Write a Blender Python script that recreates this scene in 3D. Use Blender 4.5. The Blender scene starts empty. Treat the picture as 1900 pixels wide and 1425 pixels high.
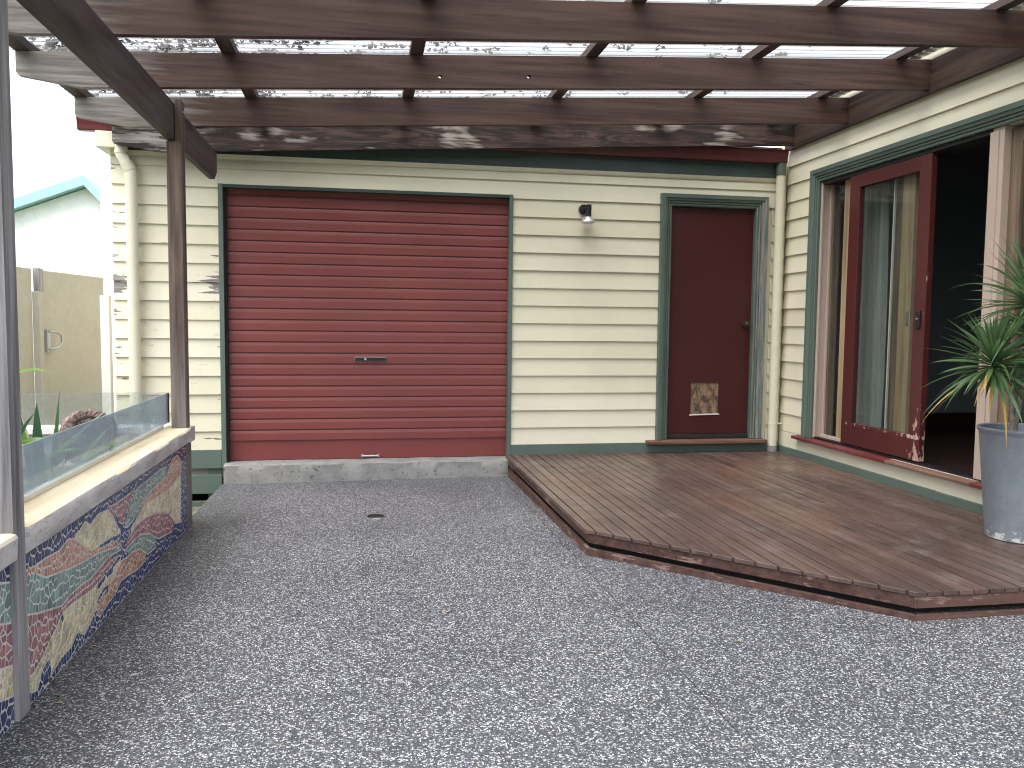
import bpy, bmesh, math, random
from mathutils import Vector, Matrix, noise as mnoise

random.seed(7)
S = bpy.context.scene
COL = S.collection
ZO = 1.30                      # eye height above the patio; all heights below are given from the eye

# ------------------------------------------------------------------ camera
cam = bpy.data.cameras.new("camera")
camo = bpy.data.objects.new("camera", cam)
COL.objects.link(camo)
cam.sensor_width = 36.0
cam.lens = 36.0 * 1537.0 / 1900.0
cam.clip_start = 0.02
cam.clip_end = 500
RM = ((0.98439801, 0.00256445, -0.17593743),
      (-0.17565148, 0.07313489, -0.98173206),
      (0.01034956, 0.99731876, 0.07244429))
m = Matrix.Identity(4)
for i in range(3):
    for j in range(3):
        m[i][j] = RM[i][j]
camo.matrix_world = Matrix.Translation((0, 0, ZO)) @ m
S.camera = camo

# ------------------------------------------------------------------ sky and sun
w = bpy.data.worlds.new("World")
S.world = w
w.use_nodes = True
nt = w.node_tree
bg = nt.nodes["Background"]
sky = nt.nodes.new("ShaderNodeTexSky")
sky.sky_type = 'NISHITA'
sky.sun_disc = False
sky.sun_elevation = math.radians(66)
sky.sun_rotation = math.radians(-125)
sky.air_density = 1.0
sky.dust_density = 4.0
sky.ozone_density = 1.5
hs = nt.nodes.new("ShaderNodeHueSaturation")
hs.inputs["Saturation"].default_value = 0.30      # cloud cover takes most of the blue out of the sky
nt.links.new(sky.outputs[0], hs.inputs["Color"])
nt.links.new(hs.outputs[0], bg.inputs["Color"])
bg.inputs["Strength"].default_value = 0.15
sl = bpy.data.lights.new("sun", 'SUN')
sl.energy = 1.3
sl.angle = math.radians(70)
sl.color = (1.0, 0.97, 0.93)
so = bpy.data.objects.new("sun", sl)
COL.objects.link(so)
so.rotation_euler = (math.radians(24), 0, math.radians(-50))
so.location = (-4, -1, 8)
S.view_settings.view_transform = 'Standard'
S.view_settings.look = 'None'
S.view_settings.gamma = 1
S.view_settings.exposure = 1.8
S.view_settings.use_curve_mapping = False
S.render.engine = 'CYCLES'
S.cycles.max_bounces = 10
S.cycles.transparent_max_bounces = 12
S.cycles.use_denoising = True
S.cycles.denoising_prefilter = 'NONE'
S.cycles.denoising_quality = 'HIGH'
S.cycles.filter_width = 1.1
S.cycles.caustics_reflective = False
S.cycles.caustics_refractive = False

# ------------------------------------------------------------------ building helpers
class MB:
    """collects faces of one mesh, in eye-based coordinates"""
    def __init__(s):
        s.v, s.f, s.mi = [], [], []
        s.k = 0
    def add(s, vs, fs):
        o = len(s.v)
        s.v += [tuple(p) for p in vs]
        s.f += [tuple(i + o for i in f) for f in fs]
        s.mi += [s.k] * len(fs)
        return s
    def box(s, x0, x1, y0, y1, z0, z1):
        return s.add([(x, y, z) for z in (z0, z1) for y in (y0, y1) for x in (x0, x1)],
                     [(0, 2, 3, 1), (4, 5, 7, 6), (0, 1, 5, 4), (2, 6, 7, 3), (0, 4, 6, 2), (1, 3, 7, 5)])
    def prism(s, poly, axis, a, b):
        """poly in the two other axes (in x,y,z order), extruded from a to b along the axis"""
        n = len(poly)
        def P(p, t):
            return {'x': (t, p[0], p[1]), 'y': (p[0], t, p[1]), 'z': (p[0], p[1], t)}[axis]
        vs = [P(p, a) for p in poly] + [P(p, b) for p in poly]
        fs = [tuple(range(n)), tuple(range(2 * n - 1, n - 1, -1))]
        fs += [(i, i + n, (i + 1) % n + n, (i + 1) % n) for i in range(n)]
        return s.add(vs, fs)
    def tube(s, pts, r, n=10, cap=True):
        pts = [Vector(p) for p in pts]
        rs = r if isinstance(r, (list, tuple)) else [r] * len(pts)
        vs, fs = [], []
        up = None
        for i, p in enumerate(pts):
            d = (pts[min(i + 1, len(pts) - 1)] - pts[max(i - 1, 0)]).normalized()
            if up is None:
                up = Vector((0, 0, 1)) if abs(d.z) < .9 else Vector((1, 0, 0))
            a = d.cross(up).normalized()
            b = a.cross(d).normalized()
            up = b
            for k in range(n):
                t = 2 * math.pi * k / n
                vs.append(p + (a * math.cos(t) + b * math.sin(t)) * rs[i])
        for i in range(len(pts) - 1):
            for k in range(n):
                fs.append((i * n + k, i * n + (k + 1) % n, (i + 1) * n + (k + 1) % n, (i + 1) * n + k))
        if cap:
            fs.append(tuple(range(n - 1, -1, -1)))
            fs.append(tuple(range((len(pts) - 1) * n, len(pts) * n)))
        return s.add(vs, fs)
    def lathe(s, c, prof, n=24, axis='z'):
        vs, fs = [], []
        for r, h in prof:
            for k in range(n):
                t = 2 * math.pi * k / n
                q = {'z': (r * math.cos(t), r * math.sin(t), h), 'y': (r * math.cos(t), h, r * math.sin(t)), 'x': (h, r * math.cos(t), r * math.sin(t))}[axis]
                vs.append((c[0] + q[0], c[1] + q[1], c[2] + q[2]))
        for i in range(len(prof) - 1):
            for k in range(n):
                fs.append((i * n + k, i * n + (k + 1) % n, (i + 1) * n + (k + 1) % n, (i + 1) * n + k))
        return s.add(vs, fs)

WL = {}
def root(name, loc, label=None, cat=None, group=None, kind=None):
    """an Empty at the base of a thing; loc eye-based"""
    o = bpy.data.objects.new(name, None)
    COL.objects.link(o)
    o.location = (loc[0], loc[1], loc[2] + ZO)
    o.empty_display_size = .1
    WL[o.name] = Vector(loc)
    tag(o, label, cat, group, kind)
    return o
def tag(o, label=None, cat=None, group=None, kind=None):
    for k, v in (('label', label), ('category', cat), ('group', group), ('kind', kind)):
        if v: o[k] = v
    return o
def build(name, mb, mats, parent=None, loc=None, smooth=False, bevel=0, seg=2):
    """links mb as ONE mesh object; parts take the origin of their thing"""
    if not isinstance(mats, (list, tuple)): mats = [mats]
    org = WL[parent.name] if parent else Vector(loc or (0, 0, 0))
    me = bpy.data.meshes.new(name)
    me.from_pydata([(x - org.x, y - org.y, z - org.z) for x, y, z in mb.v], [], mb.f)
    for mm in mats: me.materials.append(mm)
    if len(mats) > 1:
        me.polygons.foreach_set('material_index', mb.mi)
    bm = bmesh.new(); bm.from_mesh(me)
    bmesh.ops.recalc_face_normals(bm, faces=bm.faces)
    bm.to_mesh(me); bm.free()
    o = bpy.data.objects.new(name, me)
    COL.objects.link(o)
    if parent: o.parent = parent
    else: o.location = (org.x, org.y, org.z + ZO)
    WL[o.name] = org.copy()
    if smooth:
        me.polygons.foreach_set('use_smooth', [True] * len(me.polygons))
        me.update()
        try: me.set_sharp_from_angle(angle=math.radians(38))
        except Exception: pass
    if bevel:
        b = o.modifiers.new("b", 'BEVEL'); b.width = bevel; b.segments = seg; b.limit_method = 'ANGLE'
        b.angle_limit = math.radians(40)
    return o
def clone(o, dx=0, dy=0, dz=0, parent=None):
    c = o.copy(); COL.objects.link(c)
    if parent: c.parent = parent
    c.location = Vector(o.location) + Vector((dx, dy, dz))
    WL[c.name] = WL[o.name]
    return c
def gz(x, y):
    """height of the patio, which falls slightly"""
    return -1.316 + .009 * (7.1 - y) + .006 * (x - 1.2)

# ------------------------------------------------------------------ material helpers
class M:
    def __init__(s, name, rough=.6, spec=.5):
        s.m = bpy.data.materials.new(name)
        s.m.use_nodes = True
        s.t = s.m.node_tree
        s.b = s.t.nodes["Principled BSDF"]
        s.out = s.t.nodes["Material Output"]
        s.set('Roughness', rough); s.set('Specular IOR Level', spec)
        g = s.N('NewGeometry'); s.pos = g.outputs['Position']
        s.nrm = g.outputs['Normal']
        s.rnd = s.N('ObjectInfo').outputs['Random']
    def N(s, t, ins=None, **pr):
        n = s.t.nodes.new('ShaderNode' + t)
        for k, v in pr.items(): setattr(n, k, v)
        for k, v in (ins or {}).items(): s.put(n.inputs[k], v)
        return n
    def put(s, sock, v):
        if isinstance(v, bpy.types.NodeSocket): s.t.links.new(v, sock)
        elif isinstance(v, (tuple, list)) and len(v) == 3 and sock.type == 'RGBA': sock.default_value = (*v, 1)
        else: sock.default_value = v
    def set(s, k, v): s.put(s.b.inputs[k], v)
    def vec(s, sc, off=True):
        v = s.N('VectorMath', {0: s.pos, 1: tuple(sc)}, operation='MULTIPLY').outputs[0]
        if off:
            r = s.N('CombineXYZ', {0: s.math('MULTIPLY', s.rnd, 37.), 1: s.math('MULTIPLY', s.rnd, 91.), 2: s.math('MULTIPLY', s.rnd, 53.)}).outputs[0]
            v = s.N('VectorMath', {0: v, 1: r}, operation='ADD').outputs[0]
        return v
    def noise(s, v, scale=1., detail=4., rough=.55, dist=0., col=False):
        n = s.N('TexNoise', {'Vector': v, 'Scale': scale, 'Detail': detail, 'Roughness': rough, 'Distortion': dist})
        return n.outputs['Color' if col else 'Fac']
    def vor(s, v, scale, out='Distance', feat='F1', rnd=1.):
        return s.N('TexVoronoi', {'Vector': v, 'Scale': scale, 'Randomness': rnd}, feature=feat).outputs[out]
    def math(s, op, a, b=0., c=0., clamp=False):
        return s.N('Math', {0: a, 1: b, 2: c}, operation=op, use_clamp=clamp).outputs[0]
    def ramp(s, f, stops, interp='LINEAR'):
        n = s.N('ValToRGB', {'Fac': f}); r = n.color_ramp; r.interpolation = interp
        while len(r.elements) < len(stops): r.elements.new(.5)
        for e, (p, c) in zip(r.elements, stops):
            e.position = p
            e.color = (c, c, c, 1) if isinstance(c, (int, float)) else (*c, 1)
        return n.outputs[0]
    def mr(s, f, a, b, c=0., d=1.):
        return s.N('MapRange', {0: f, 1: a, 2: b, 3: c, 4: d}).outputs[0]
    def mix(s, f, a, b, mode='MIX'):
        n = s.N('Mix', data_type='RGBA', blend_type=mode)
        s.put(n.inputs[0], f); s.put(n.inputs[6], a); s.put(n.inputs[7], b)
        return n.outputs[2]
    def xyz(s): 
        n = s.N('SeparateXYZ', {0: s.pos}); return n.outputs
    def bump(s, h, st=.3, d=.002):
        n = s.N('Bump', {'Height': h, 'Strength': st, 'Distance': d})
        s.set('Normal', n.outputs[0])
    def col(s, c): s.set('Base Color', c)

def plain(name, c, rough=.6, spec=.5, metal=0., var=.12, scale=30., bump=.15):
    q = M(name, rough, spec)
    n = q.noise(q.vec((1, 1, 1)), scale, 5.)
    n2 = q.noise(q.vec((1, 1, 1)), scale / 9., 3.)
    f = q.mr(q.math('ADD', n, n2), .6, 1.4, 1 - var, 1 + var)
    q.col(q.mix(1., c, q.N('CombineXYZ', {0: f, 1: f, 2: f}).outputs[0], 'MULTIPLY'))
    q.set('Metallic', metal)
    if bump: q.bump(n, bump, .002)
    return q.m

def stretch(axis, a, c):
    return {'x': (a, c, c), 'y': (c, a, c), 'z': (c, c, a)}[axis]

def wood(name, axis, dark, light, rough=.65, spec=.3, tint=.25, grain=55., along=2.2, b=.5, post=None):
    q = M(name, rough, spec)
    v = q.vec(stretch(axis, along, grain))
    g = q.noise(v, 1., 6., .6, .15)
    g2 = q.noise(q.vec(stretch(axis, .45, 9.)), 1., 2., .4, .3)
    rings = q.math('PINGPONG', q.math('MULTIPLY', g2, 7.), 1.)
    f = q.math('ADD', q.math('MULTIPLY', g, .76), q.math('MULTIPLY', rings, .24))
    c = q.mix(q.mr(f, .3, .75), dark, light)
    t = q.mr(q.rnd, 0, 1, 1 - tint, 1 + tint)
    c = q.mix(1., c, q.N('CombineXYZ', {0: t, 1: t, 2: t}).outputs[0], 'MULTIPLY')
    q.g, q.f = g, f
    if post: c = post(q, c)
    q.col(c)
    q.bump(f, b, .003)
    return q.m

# ---- paints
def paint(name, c, axis='x', dirt=(.30, .27, .2), dirt_amt=.25, rough=.5, peel=None, under=(.28, .26, .25), grain=.12, spec=.4):
    q = M(name, rough, spec)
    fine = q.noise(q.vec(stretch(axis, 3., 70.)), 1., 5., .6)
    big = q.noise(q.vec((1, 1, 1), False), 1.3, 5., .6)
    spots = q.noise(q.vec((1, 1, 1), False), 26., 3., .6)
    t = q.mr(q.rnd, 0, 1, .94, 1.04)
    cc = q.mix(1., c, q.N('CombineXYZ', {0: t, 1: t, 2: q.math('MULTIPLY', t, q.mr(q.rnd, 0, 1, .97, 1.02))}).outputs[0], 'MULTIPLY')
    cc = q.mix(q.math('MULTIPLY', q.mr(big, .45, .72), dirt_amt), cc, dirt)
    cc = q.mix(q.math('MULTIPLY', q.mr(spots, .68, .76), dirt_amt * 1.2), cc, dirt)
    h = fine
    if peel is not None:
        pm = peel(q)
        wv = q.noise(q.vec(stretch(axis, 5., 90.)), 1., 4.)
        u = q.mix(q.mr(wv, .3, .7), tuple(.45 * a for a in under), under)
        cc = q.mix(pm, cc, u)
        h = q.math('SUBTRACT', q.math('MULTIPLY', fine, .5), q.math('MULTIPLY', pm, .8))
    q.col(cc)
    q.bump(h, grain * 2, .002)
    return q.m

def peel_left(q):
    """flaked paint on the boards left of the roller door, worst on one board about chest height"""
    x, y, z = q.xyz()[0], q.xyz()[1], q.xyz()[2]
    n = q.noise(q.vec(stretch('x', 4., 26.), False), 1., 6., .65)
    zz = q.math('SUBTRACT', z, ZO)
    band = q.math('MULTIPLY', q.mr(zz, .19, .22), q.mr(zz, .40, .34))
    band = q.math('MULTIPLY', band, q.mr(q.math('ABSOLUTE', q.math('ADD', x, 1.53)), .12, .42, .25, 1.))
    side = q.mr(x, -1.93, -1.80, .085, .0)
    inner = q.mr(x, -1.26, -1.18, .0, .05)
    base = q.mr(x, -1.1, -1.0, .0, -.3)
    t = q.math('ADD', q.math('ADD', q.math('MULTIPLY', band, .24), side), q.math('ADD', inner, base))
    s_ = q.math('ADD', n, t)
    return q.mr(s_, .690, .700)
def peel_few(th=.735):
    def f(q):
        n = q.noise(q.vec(stretch('y', 14., 30.), False), 1., 6., .65)
        return q.mr(n, th, th + .01)
    return f
def peel_door(q):
    """flakes along the bottom rail and the lower corner of the closing stile"""
    x, y, z = q.xyz()[0], q.xyz()[1], q.xyz()[2]
    zz = q.math('SUBTRACT', z, ZO)
    n = q.noise(q.vec((20, 26, 9), False), 1., 6., .7)
    corner = q.math('MULTIPLY', q.mr(y, 5.42, 5.20), q.mr(zz, -.45, -.93))
    rail = q.math('MULTIPLY', q.mr(q.math('ABSOLUTE', q.math('ADD', zz, .765)), .02, .008), .13)
    edge = q.math('MULTIPLY', q.mr(y, 5.215, 5.20), .06)
    t = q.math('ADD', q.math('ADD', q.math('MULTIPLY', corner, .17), rail), edge)
    return q.mr(q.math('ADD', n, t), .70, .715)

CREAM = (.725, .69, .54)
mt = {}
mt['cream'] = paint('cream paint', CREAM, 'x', peel=peel_left, dirt_amt=.16)
mt['cream_y'] = paint('cream paint right wall', CREAM, 'y', peel=peel_few(.745), under=(.5, .42, .36), dirt_amt=.16)
mt['cream_pipe'] = paint('cream pipe paint', (.70, .67, .53), 'z', dirt_amt=.15, rough=.4)
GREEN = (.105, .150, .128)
mt['green'] = paint('green paint', GREEN, 'x', dirt=(.05, .06, .045), dirt_amt=.5, rough=.5)
mt['green_y'] = paint('green paint along wall', GREEN, 'y', dirt=(.05, .06, .045), dirt_amt=.3, rough=.5, peel=peel_few(.73), under=(.35, .3, .24))
mt['green_z'] = paint('green paint upright', GREEN, 'z', dirt=(.05, .06, .045), dirt_amt=.4, rough=.5)
def green_bare(q):
    x = q.xyz()[0]
    n = q.noise(q.vec((60, 60, 2.5), False), 1., 5., .65)
    return q.mr(q.math('ADD', n, q.mr(x, 3.5, 3.55, .0, .08)), .50, .62, 0, .85)
mt['green_bare'] = paint('green paint worn to grey timber', (.10, .135, .12), 'z', dirt=(.05, .06, .045), dirt_amt=.4, rough=.7, peel=green_bare, under=(.30, .30, .27))
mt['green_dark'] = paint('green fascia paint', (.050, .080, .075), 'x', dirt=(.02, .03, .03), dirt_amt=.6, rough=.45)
def slatmat():
    q = M('maroon roller steel', .42, .5)
    x, y, z = q.xyz()[0], q.xyz()[1], q.xyz()[2]
    n = q.noise(q.vec((1, 1, 1), False), 1.4, 4.)
    c = q.mix(q.mr(n, .3, .7), (.175, .036, .033), (.205, .047, .043))
    # pale chalk speckle sits on the ledges
    sp = q.noise(q.vec((14, 14, 60), False), 6., 3., .7)
    up = q.N('SeparateXYZ', {0: q.nrm}).outputs[2]
    m_ = q.math('MULTIPLY', q.mr(sp, .5, .62), q.mr(up, .12, .4))
    c = q.mix(q.math('MULTIPLY', m_, .22), c, (.42, .26, .23))
    sp2 = q.noise(q.vec((1, 1, 1), False), 120., 2., .5)
    c = q.mix(q.mr(sp2, .76, .79, 0, .6), c, (.5, .4, .35))
    q.col(c)
    q.set('Roughness', q.mr(n, .3, .7, .36, .5))
    q.bump(q.noise(q.vec((1, 1, 1), False), 9., 3.), .12, .004)
    return q.m
mt['roller'] = slatmat()
mt['door'] = paint('maroon door paint', (.058, .012, .014), 'z', dirt=(.07, .02, .022), dirt_amt=.5, rough=.38)
mt['reddoor'] = paint('red sliding door paint', (.078, .018, .017), 'z', dirt=(.05, .015, .015), dirt_amt=.4, rough=.35, peel=peel_door, under=(.62, .45, .38))
mt['maroon_sill'] = paint('maroon sill paint', (.13, .026, .025), 'y', dirt=(.2, .1, .1), dirt_amt=.4, rough=.45, peel=peel_few(.72), under=(.3, .2, .15))
mt['gutter'] = paint('maroon gutter paint', (.11, .02, .024), 'x', dirt=(.04, .012, .015), dirt_amt=.5, rough=.35)
mt['pink'] = paint('pink primer', (.50, .40, .345), 'z', dirt=(.4, .28, .24), dirt_amt=.25, rough=.55, peel=peel_few(.70), under=(.66, .6, .55))
mt['white'] = paint('white paint', (.70, .70, .66), 'x', dirt=(.45, .4, .3), dirt_amt=.35)

# ---- timbers
def rough_ply():
    q = M('stained plywood', .8, .3)
    n = q.noise(q.vec((22, 22, 9), False), 1., 6., .7, .8)
    n2 = q.noise(q.vec((9, 9, 6), False), 1.7, 5., .7)
    c = q.mix(q.mr(n, .35, .65), (.08, .045, .025), (.34, .235, .16))
    q.col(q.mix(q.mr(n2, .52, .62, 0, .8), c, (.05, .032, .025)))
    q.bump(n, .6, .004)
    return q.m
def perg_post(knots=True, left=True, stain=0.):
    def f(q, c):
        o = q.xyz(); x, y, z = o[0], o[1], o[2]
        # outdoor ends bleached to silver grey
        w_ = q.noise(q.vec(stretch('x', 1.6, 22.)), 1., 5., .6)
        if left:
            m_ = q.math('MULTIPLY', q.mr(q.math('ADD', x, q.math('MULTIPLY', w_, .9)), -.66, -1.12), .95)
            grey = q.mix(q.mr(q.g, .3, .7), (.15, .135, .13), (.40, .37, .345))
            c = q.mix(m_, c, grey)
        blk = q.noise(q.vec(stretch('x', .8, 9.)), 1., 5., .62, 1.2)
        c = q.mix(q.mr(blk, .58, .74, 0, .8), c, (.012, .009, .009))
        if stain:
            st = q.noise(q.vec(stretch('x', 1.5, 12.)), 1., 5., .65, 1.8)
            c = q.mix(q.mr(st, .46, .54, 0, .95), c, (.018, .013, .012))
            st2 = q.noise(q.vec(stretch('x', 1.9, 4.), False), 1., 3., .5, .4)
            st2 = q.math('ADD', st2, q.math('MULTIPLY', q.math('SUBTRACT', q.g, .5), .35))
            c = q.mix(q.mr(st2, .575, .66, 0, .9), c, (.34, .30, .27))
        if knots:
            k = q.vor(q.vec(stretch('x', .8, 3.4)), 1., 'Distance')
            c = q.mix(q.mr(k, .075, .05), c, (.022, .011, .009))
            ring = q.math('PINGPONG', q.math('MULTIPLY', k, 26.), 1.)
            c = q.mix(q.math('MULTIPLY', q.mr(k, .26, .08), q.math('MULTIPLY', ring, .45)), c, (.030, .016, .012))
        return c
    return f
PD, PL = (.032, .017, .0145), (.090, .050, .041)
mt['joist'] = wood('stained joist timber', 'x', PD, PL, post=perg_post(), grain=42., rough=.55, tint=.14)
mt['joist_old'] = wood('blotched joist timber', 'x', (.035, .02, .018), (.10, .06, .05), post=perg_post(stain=1.), grain=38., tint=.05)
mt['beam_y'] = wood('stained carrier timber', 'y', (.042, .029, .030), (.115, .082, .082), grain=42., tint=.1)
def postgrey(q, c):
    z = q.xyz()[2]
    n = q.noise(q.vec((18, 18, 2.)), 1., 4.)
    m_ = q.mr(q.math('ADD', q.math('SUBTRACT', z, ZO), q.math('MULTIPLY', n, .3)), .1, -.5, 0., .6)
    return q.mix(m_, c, q.mix(q.g, (.12, .115, .11), (.33, .32, .31)))
mt['post'] = wood('weathered post timber', 'z', (.06, .042, .035), (.25, .185, .155), post=postgrey, grain=48., along=2.5, tint=.05, b=.8)
mt['post_grey'] = wood('silver grey post timber', 'z', (.12, .115, .125), (.42, .41, .425), grain=60., along=2., tint=.03, b=.8)
mt['purlin'] = wood('purlin timber', 'y', (.05, .036, .034), (.13, .10, .09), grain=40.)
def deckpost(q, c):
    n = q.noise(q.vec((1.4, .9, 1), False), 1., 4., .6)
    n2 = q.noise(q.vec((40, 5, 10)), 1., 4., .6)
    c = q.mix(q.mr(q.math('ADD', n, q.math('MULTIPLY', n2, .3)), .66, .86, 0, .5), c, (.19, .105, .068))
    dk = q.noise(q.vec((1.1, 1.1, 1), False), 1.3, 4., .6)
    c = q.mix(q.mr(dk, .5, .7, 0, .55), c, (.045, .032, .03))
    gr = q.noise(q.vec((2.4, 1.8, 1), False), 2.3, 4., .6)
    c = q.mix(q.mr(gr, .56, .7, 0, .35), c, (.20, .17, .16))
    q.set('Roughness', q.mr(q.noise(q.vec((3, 3, 3), False), 1., 3.), .35, .65, .28, .5))
    return c
mt['deck'] = wood('deck timber', 'y', (.060, .037, .031), (.128, .083, .071), post=deckpost, grain=60., along=1.6, tint=.2, spec=.5, b=.3)
def fasc(q, c):
    n = q.noise(q.vec((7, 7, 30), False), 1., 5., .7)
    return q.mix(q.mr(n, .56, .66, 0, .6), c, (.36, .25, .22))
mt['fascia'] = wood('deck fascia timber', 'x', (.052, .028, .024), (.125, .066, .055), post=fasc, grain=45., along=2., b=.5)
mt['step'] = wood('door step timber', 'x', (.07, .035, .025), (.2, .11, .08), grain=50.)
mt['bare_sill'] = wood('bare worn sill timber', 'y', (.13, .07, .05), (.34, .2, .15), grain=50.)
mt['brown_jamb'] = wood('brown window timber', 'z', (.11, .075, .05), (.27, .2, .145), grain=50.)
mt['pine'] = wood('raw pine', 'z', (.22, .15, .085), (.40, .30, .185), grain=30., along=1.5, tint=.06)
mt['ply'] = rough_ply()
mt['floor_in'] = wood('dark floor boards', 'x', (.014, .007, .006), (.045, .022, .018), grain=24., rough=.4)

# ---- concrete, stone
def aggregate():
    q = M('exposed aggregate concrete', .55, .5)
    v0 = q.vec((1, 1, 1), False)
    wc = q.noise(v0, 60., 2., .5, col=True)
    v = q.N('VectorMath', {0: v0, 1: q.N('VectorMath', {0: wc, 1: (.012, .012, .012)}, operation='MULTIPLY').outputs[0]}, operation='ADD').outputs[0]
    vn = q.N('TexVoronoi', {'Vector': v, 'Scale': 142.}, feature='F1')
    d, cc = vn.outputs['Distance'], vn.outputs['Color']
    r = q.N('SeparateXYZ', {0: cc}).outputs
    stone = q.ramp(r[0], [(0., (.022, .024, .030)), (.30, (.034, .037, .043)), (.48, (.085, .09, .10)), (.62, (.21, .215, .23)), (.80, (.38, .385, .395)), (1., (.66, .655, .645))])
    warm = q.mix(q.mr(r[1], .93, .95), stone, q.mix(1., stone, (1.1, .9, .72), 'MULTIPLY'))
    c = q.mix(q.mr(d, .42, .62), warm, (.062, .064, .070))
    fine = q.noise(v0, 420., 2., .5)
    c = q.mix(q.mr(fine, .35, .7, 0., .10), c, (.30, .31, .33))
    c = q.mix(1., c, (1.03, 1.05, 1.09), 'MULTIPLY')
    big = q.noise(v0, .9, 5., .6)
    c = q.mix(q.mr(big, .42, .68, 0., .55), c, q.mix(1., c, (.55, .56, .58), 'MULTIPLY'))
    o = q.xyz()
    # darker strip beside the mosaic wall and by the roller door
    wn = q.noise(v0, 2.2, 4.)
    edge_dark = q.math('MAXIMUM', q.mr(q.math('ADD', o[0], q.math('MULTIPLY', wn, .7)), -.15, -.75), q.mr(q.math('ADD', o[1], q.math('MULTIPLY', wn, -.9)), 5.9, 6.7, 0, .55))
    c = q.mix(q.math('MULTIPLY', edge_dark, .55), c, q.mix(1., c, (.42, .42, .42), 'MULTIPLY'))
    q.col(c)
    h = q.math('SUBTRACT', q.mr(d, 0., .7, 1., 0.), q.math('MULTIPLY', fine, .1))
    q.bump(h, .55, .004)
    q.set('Roughness', q.mr(r[2], 0, 1, .35, .7))
    return q.m
mt['agg'] = aggregate()
def rough_conc(name, c, c2, sc=8.):
    q = M(name, .85, .3)
    v = q.vec((1, 1, 1), False)
    n = q.noise(v, sc, 7., .65); n2 = q.noise(v, sc * 6, 4., .7)
    pit = q.mr(n2, .30, .40, 1., 0.)
    cc = q.mix(q.mr(n, .35, .65), c, c2)
    cc = q.mix(q.math('MULTIPLY', pit, .7), cc, tuple(.3 * a for a in c))
    q.col(cc)
    q.bump(q.math('ADD', n, q.math('SUBTRACT', n2, pit)), .8, .006)
    return q.m
mt['conc'] = rough_conc('rough cast concrete', (.21, .21, .205), (.30, .298, .29), 6.)
mt['conc_low'] = rough_conc('mossy old concrete', (.12, .125, .09), (.24, .23, .17), 4.)
mt['render'] = plain('beige cement render', (.45, .43, .37), .85, .3, 0, .10, 18., .35)
mt['grout'] = rough_conc('white grout', (.62, .61, .58), (.76, .75, .72), 10.)
def capmat():
    q = M('painted cap', .75, .3)
    v = q.vec((1, 1, 1), False)
    up = q.mr(q.N('SeparateXYZ', {0: q.nrm}).outputs[2], .5, .8)
    n = q.noise(q.vec((14, 1.5, 14), False), 1., 5., .65)
    sandy = q.mix(q.mr(n, .3, .7), (.62, .50, .33), (.78, .68, .50))
    pn = q.noise(q.vec((2, 3, 9), False), 1., 6., .6)
    pale = q.mix(q.mr(pn, .35, .65), (.50, .46, .46), (.70, .67, .68))
    crack = q.mr(q.math('ABSOLUTE', q.math('SUBTRACT', q.noise(q.vec((1.5, 2.2, 10), False), 1., 6., .6), .5)), .012, .004)
    pale = q.mix(q.math('MULTIPLY', crack, .4), pale, (.16, .12, .10))
    grime = q.mr(q.noise(v, 7., 5.), .6, .75, 0, .5)
    q.col(q.mix(grime, q.mix(up, pale, sandy), (.26, .21, .16)))
    q.bump(q.math('ADD', pn, n), .5, .006)
    return q.m
mt['cap'] = capmat()
mt['soil'] = rough_conc('garden soil', (.03, .022, .016), (.07, .05, .035), 9.)
mt['bark'] = rough_conc('bark of cut stump', (.06, .04, .035), (.26, .19, .17), 14.)
mt['heart'] = rough_conc('hollow stump wood', (.015, .012, .012), (.09, .07, .06), 24.)
def tile(name, c):
    q = M(name, .22, .5)
    t = q.mr(q.rnd, 0, 1, .75, 1.25)
    n = q.noise(q.vec((1, 1, 1), False), 24., 4.)
    n1 = q.vor(q.vec((1, 1, 1), False), 18., 'Color')
    t2 = q.mr(q.N('SeparateXYZ', {0: n1}).outputs[0], 0, 1, .75, 1.2)
    t = q.math('MULTIPLY', q.math('MULTIPLY', t, t2), q.mr(n, .2, .8, .8, 1.2))
    q.col(q.mix(1., c, q.N('CombineXYZ', {0: t, 1: t, 2: t}).outputs[0], 'MULTIPLY'))
    q.bump(n, .12, .002)
    return q.m
mt['navy'] = tile('navy glazed tile', (.045, .062, .175))
mt['terra'] = tile('terracotta tile', (.50, .27, .20))
mt['teal'] = tile('grey teal tile', (.20, .29, .28))
mt['rose'] = tile('rose tile', (.35, .16, .18))
mt['creamt'] = tile('sand tile', (.62, .55, .37))

# ---- metals, plastics
def galv():
    q = M('galvanised steel', .5, .5)
    v = q.vec((1, 1, 1), False)
    sp = q.vor(v, 45., 'Color')
    s1 = q.N('SeparateXYZ', {0: sp}).outputs[0]
    n = q.noise(v, 6., 5., .6)
    c = q.mix(q.math('ADD', q.math('MULTIPLY', s1, .16), q.math('MULTIPLY', n, .84)), (.17, .20, .235), (.33, .37, .41))
    z = q.math('SUBTRACT', q.xyz()[2], ZO)
    lime = q.math('ADD', q.noise(v, 22., 5., .7), q.mr(z, -1.06, -1.15, 0., .24))
    c = q.mix(q.mr(lime, .68, .73), c, (.72, .72, .69))
    rust = q.noise(v, 13., 4., .7)
    c = q.mix(q.mr(rust, .715, .735), c, (.06, .03, .02))
    q.col(c)
    q.set('Metallic', .35)
    q.set('Roughness', q.mr(n, .3, .7, .38, .6))
    q.bump(lime, .25, .003)
    return q.m
mt['galv'] = galv()
mt['steel'] = plain('bright steel', (.45, .46, .48), .3, .5, .9)
mt['black'] = plain('black plastic', (.012, .012, .014), .35, .5, 0, .1, 30, .05)
mt['lampsilver'] = plain('silver reflector', (.62, .62, .62), .22, .5, .75, .05, 30, 0)
mt['brass'] = plain('dull bronze knob', (.10, .08, .065), .35, .5, .8)
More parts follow.
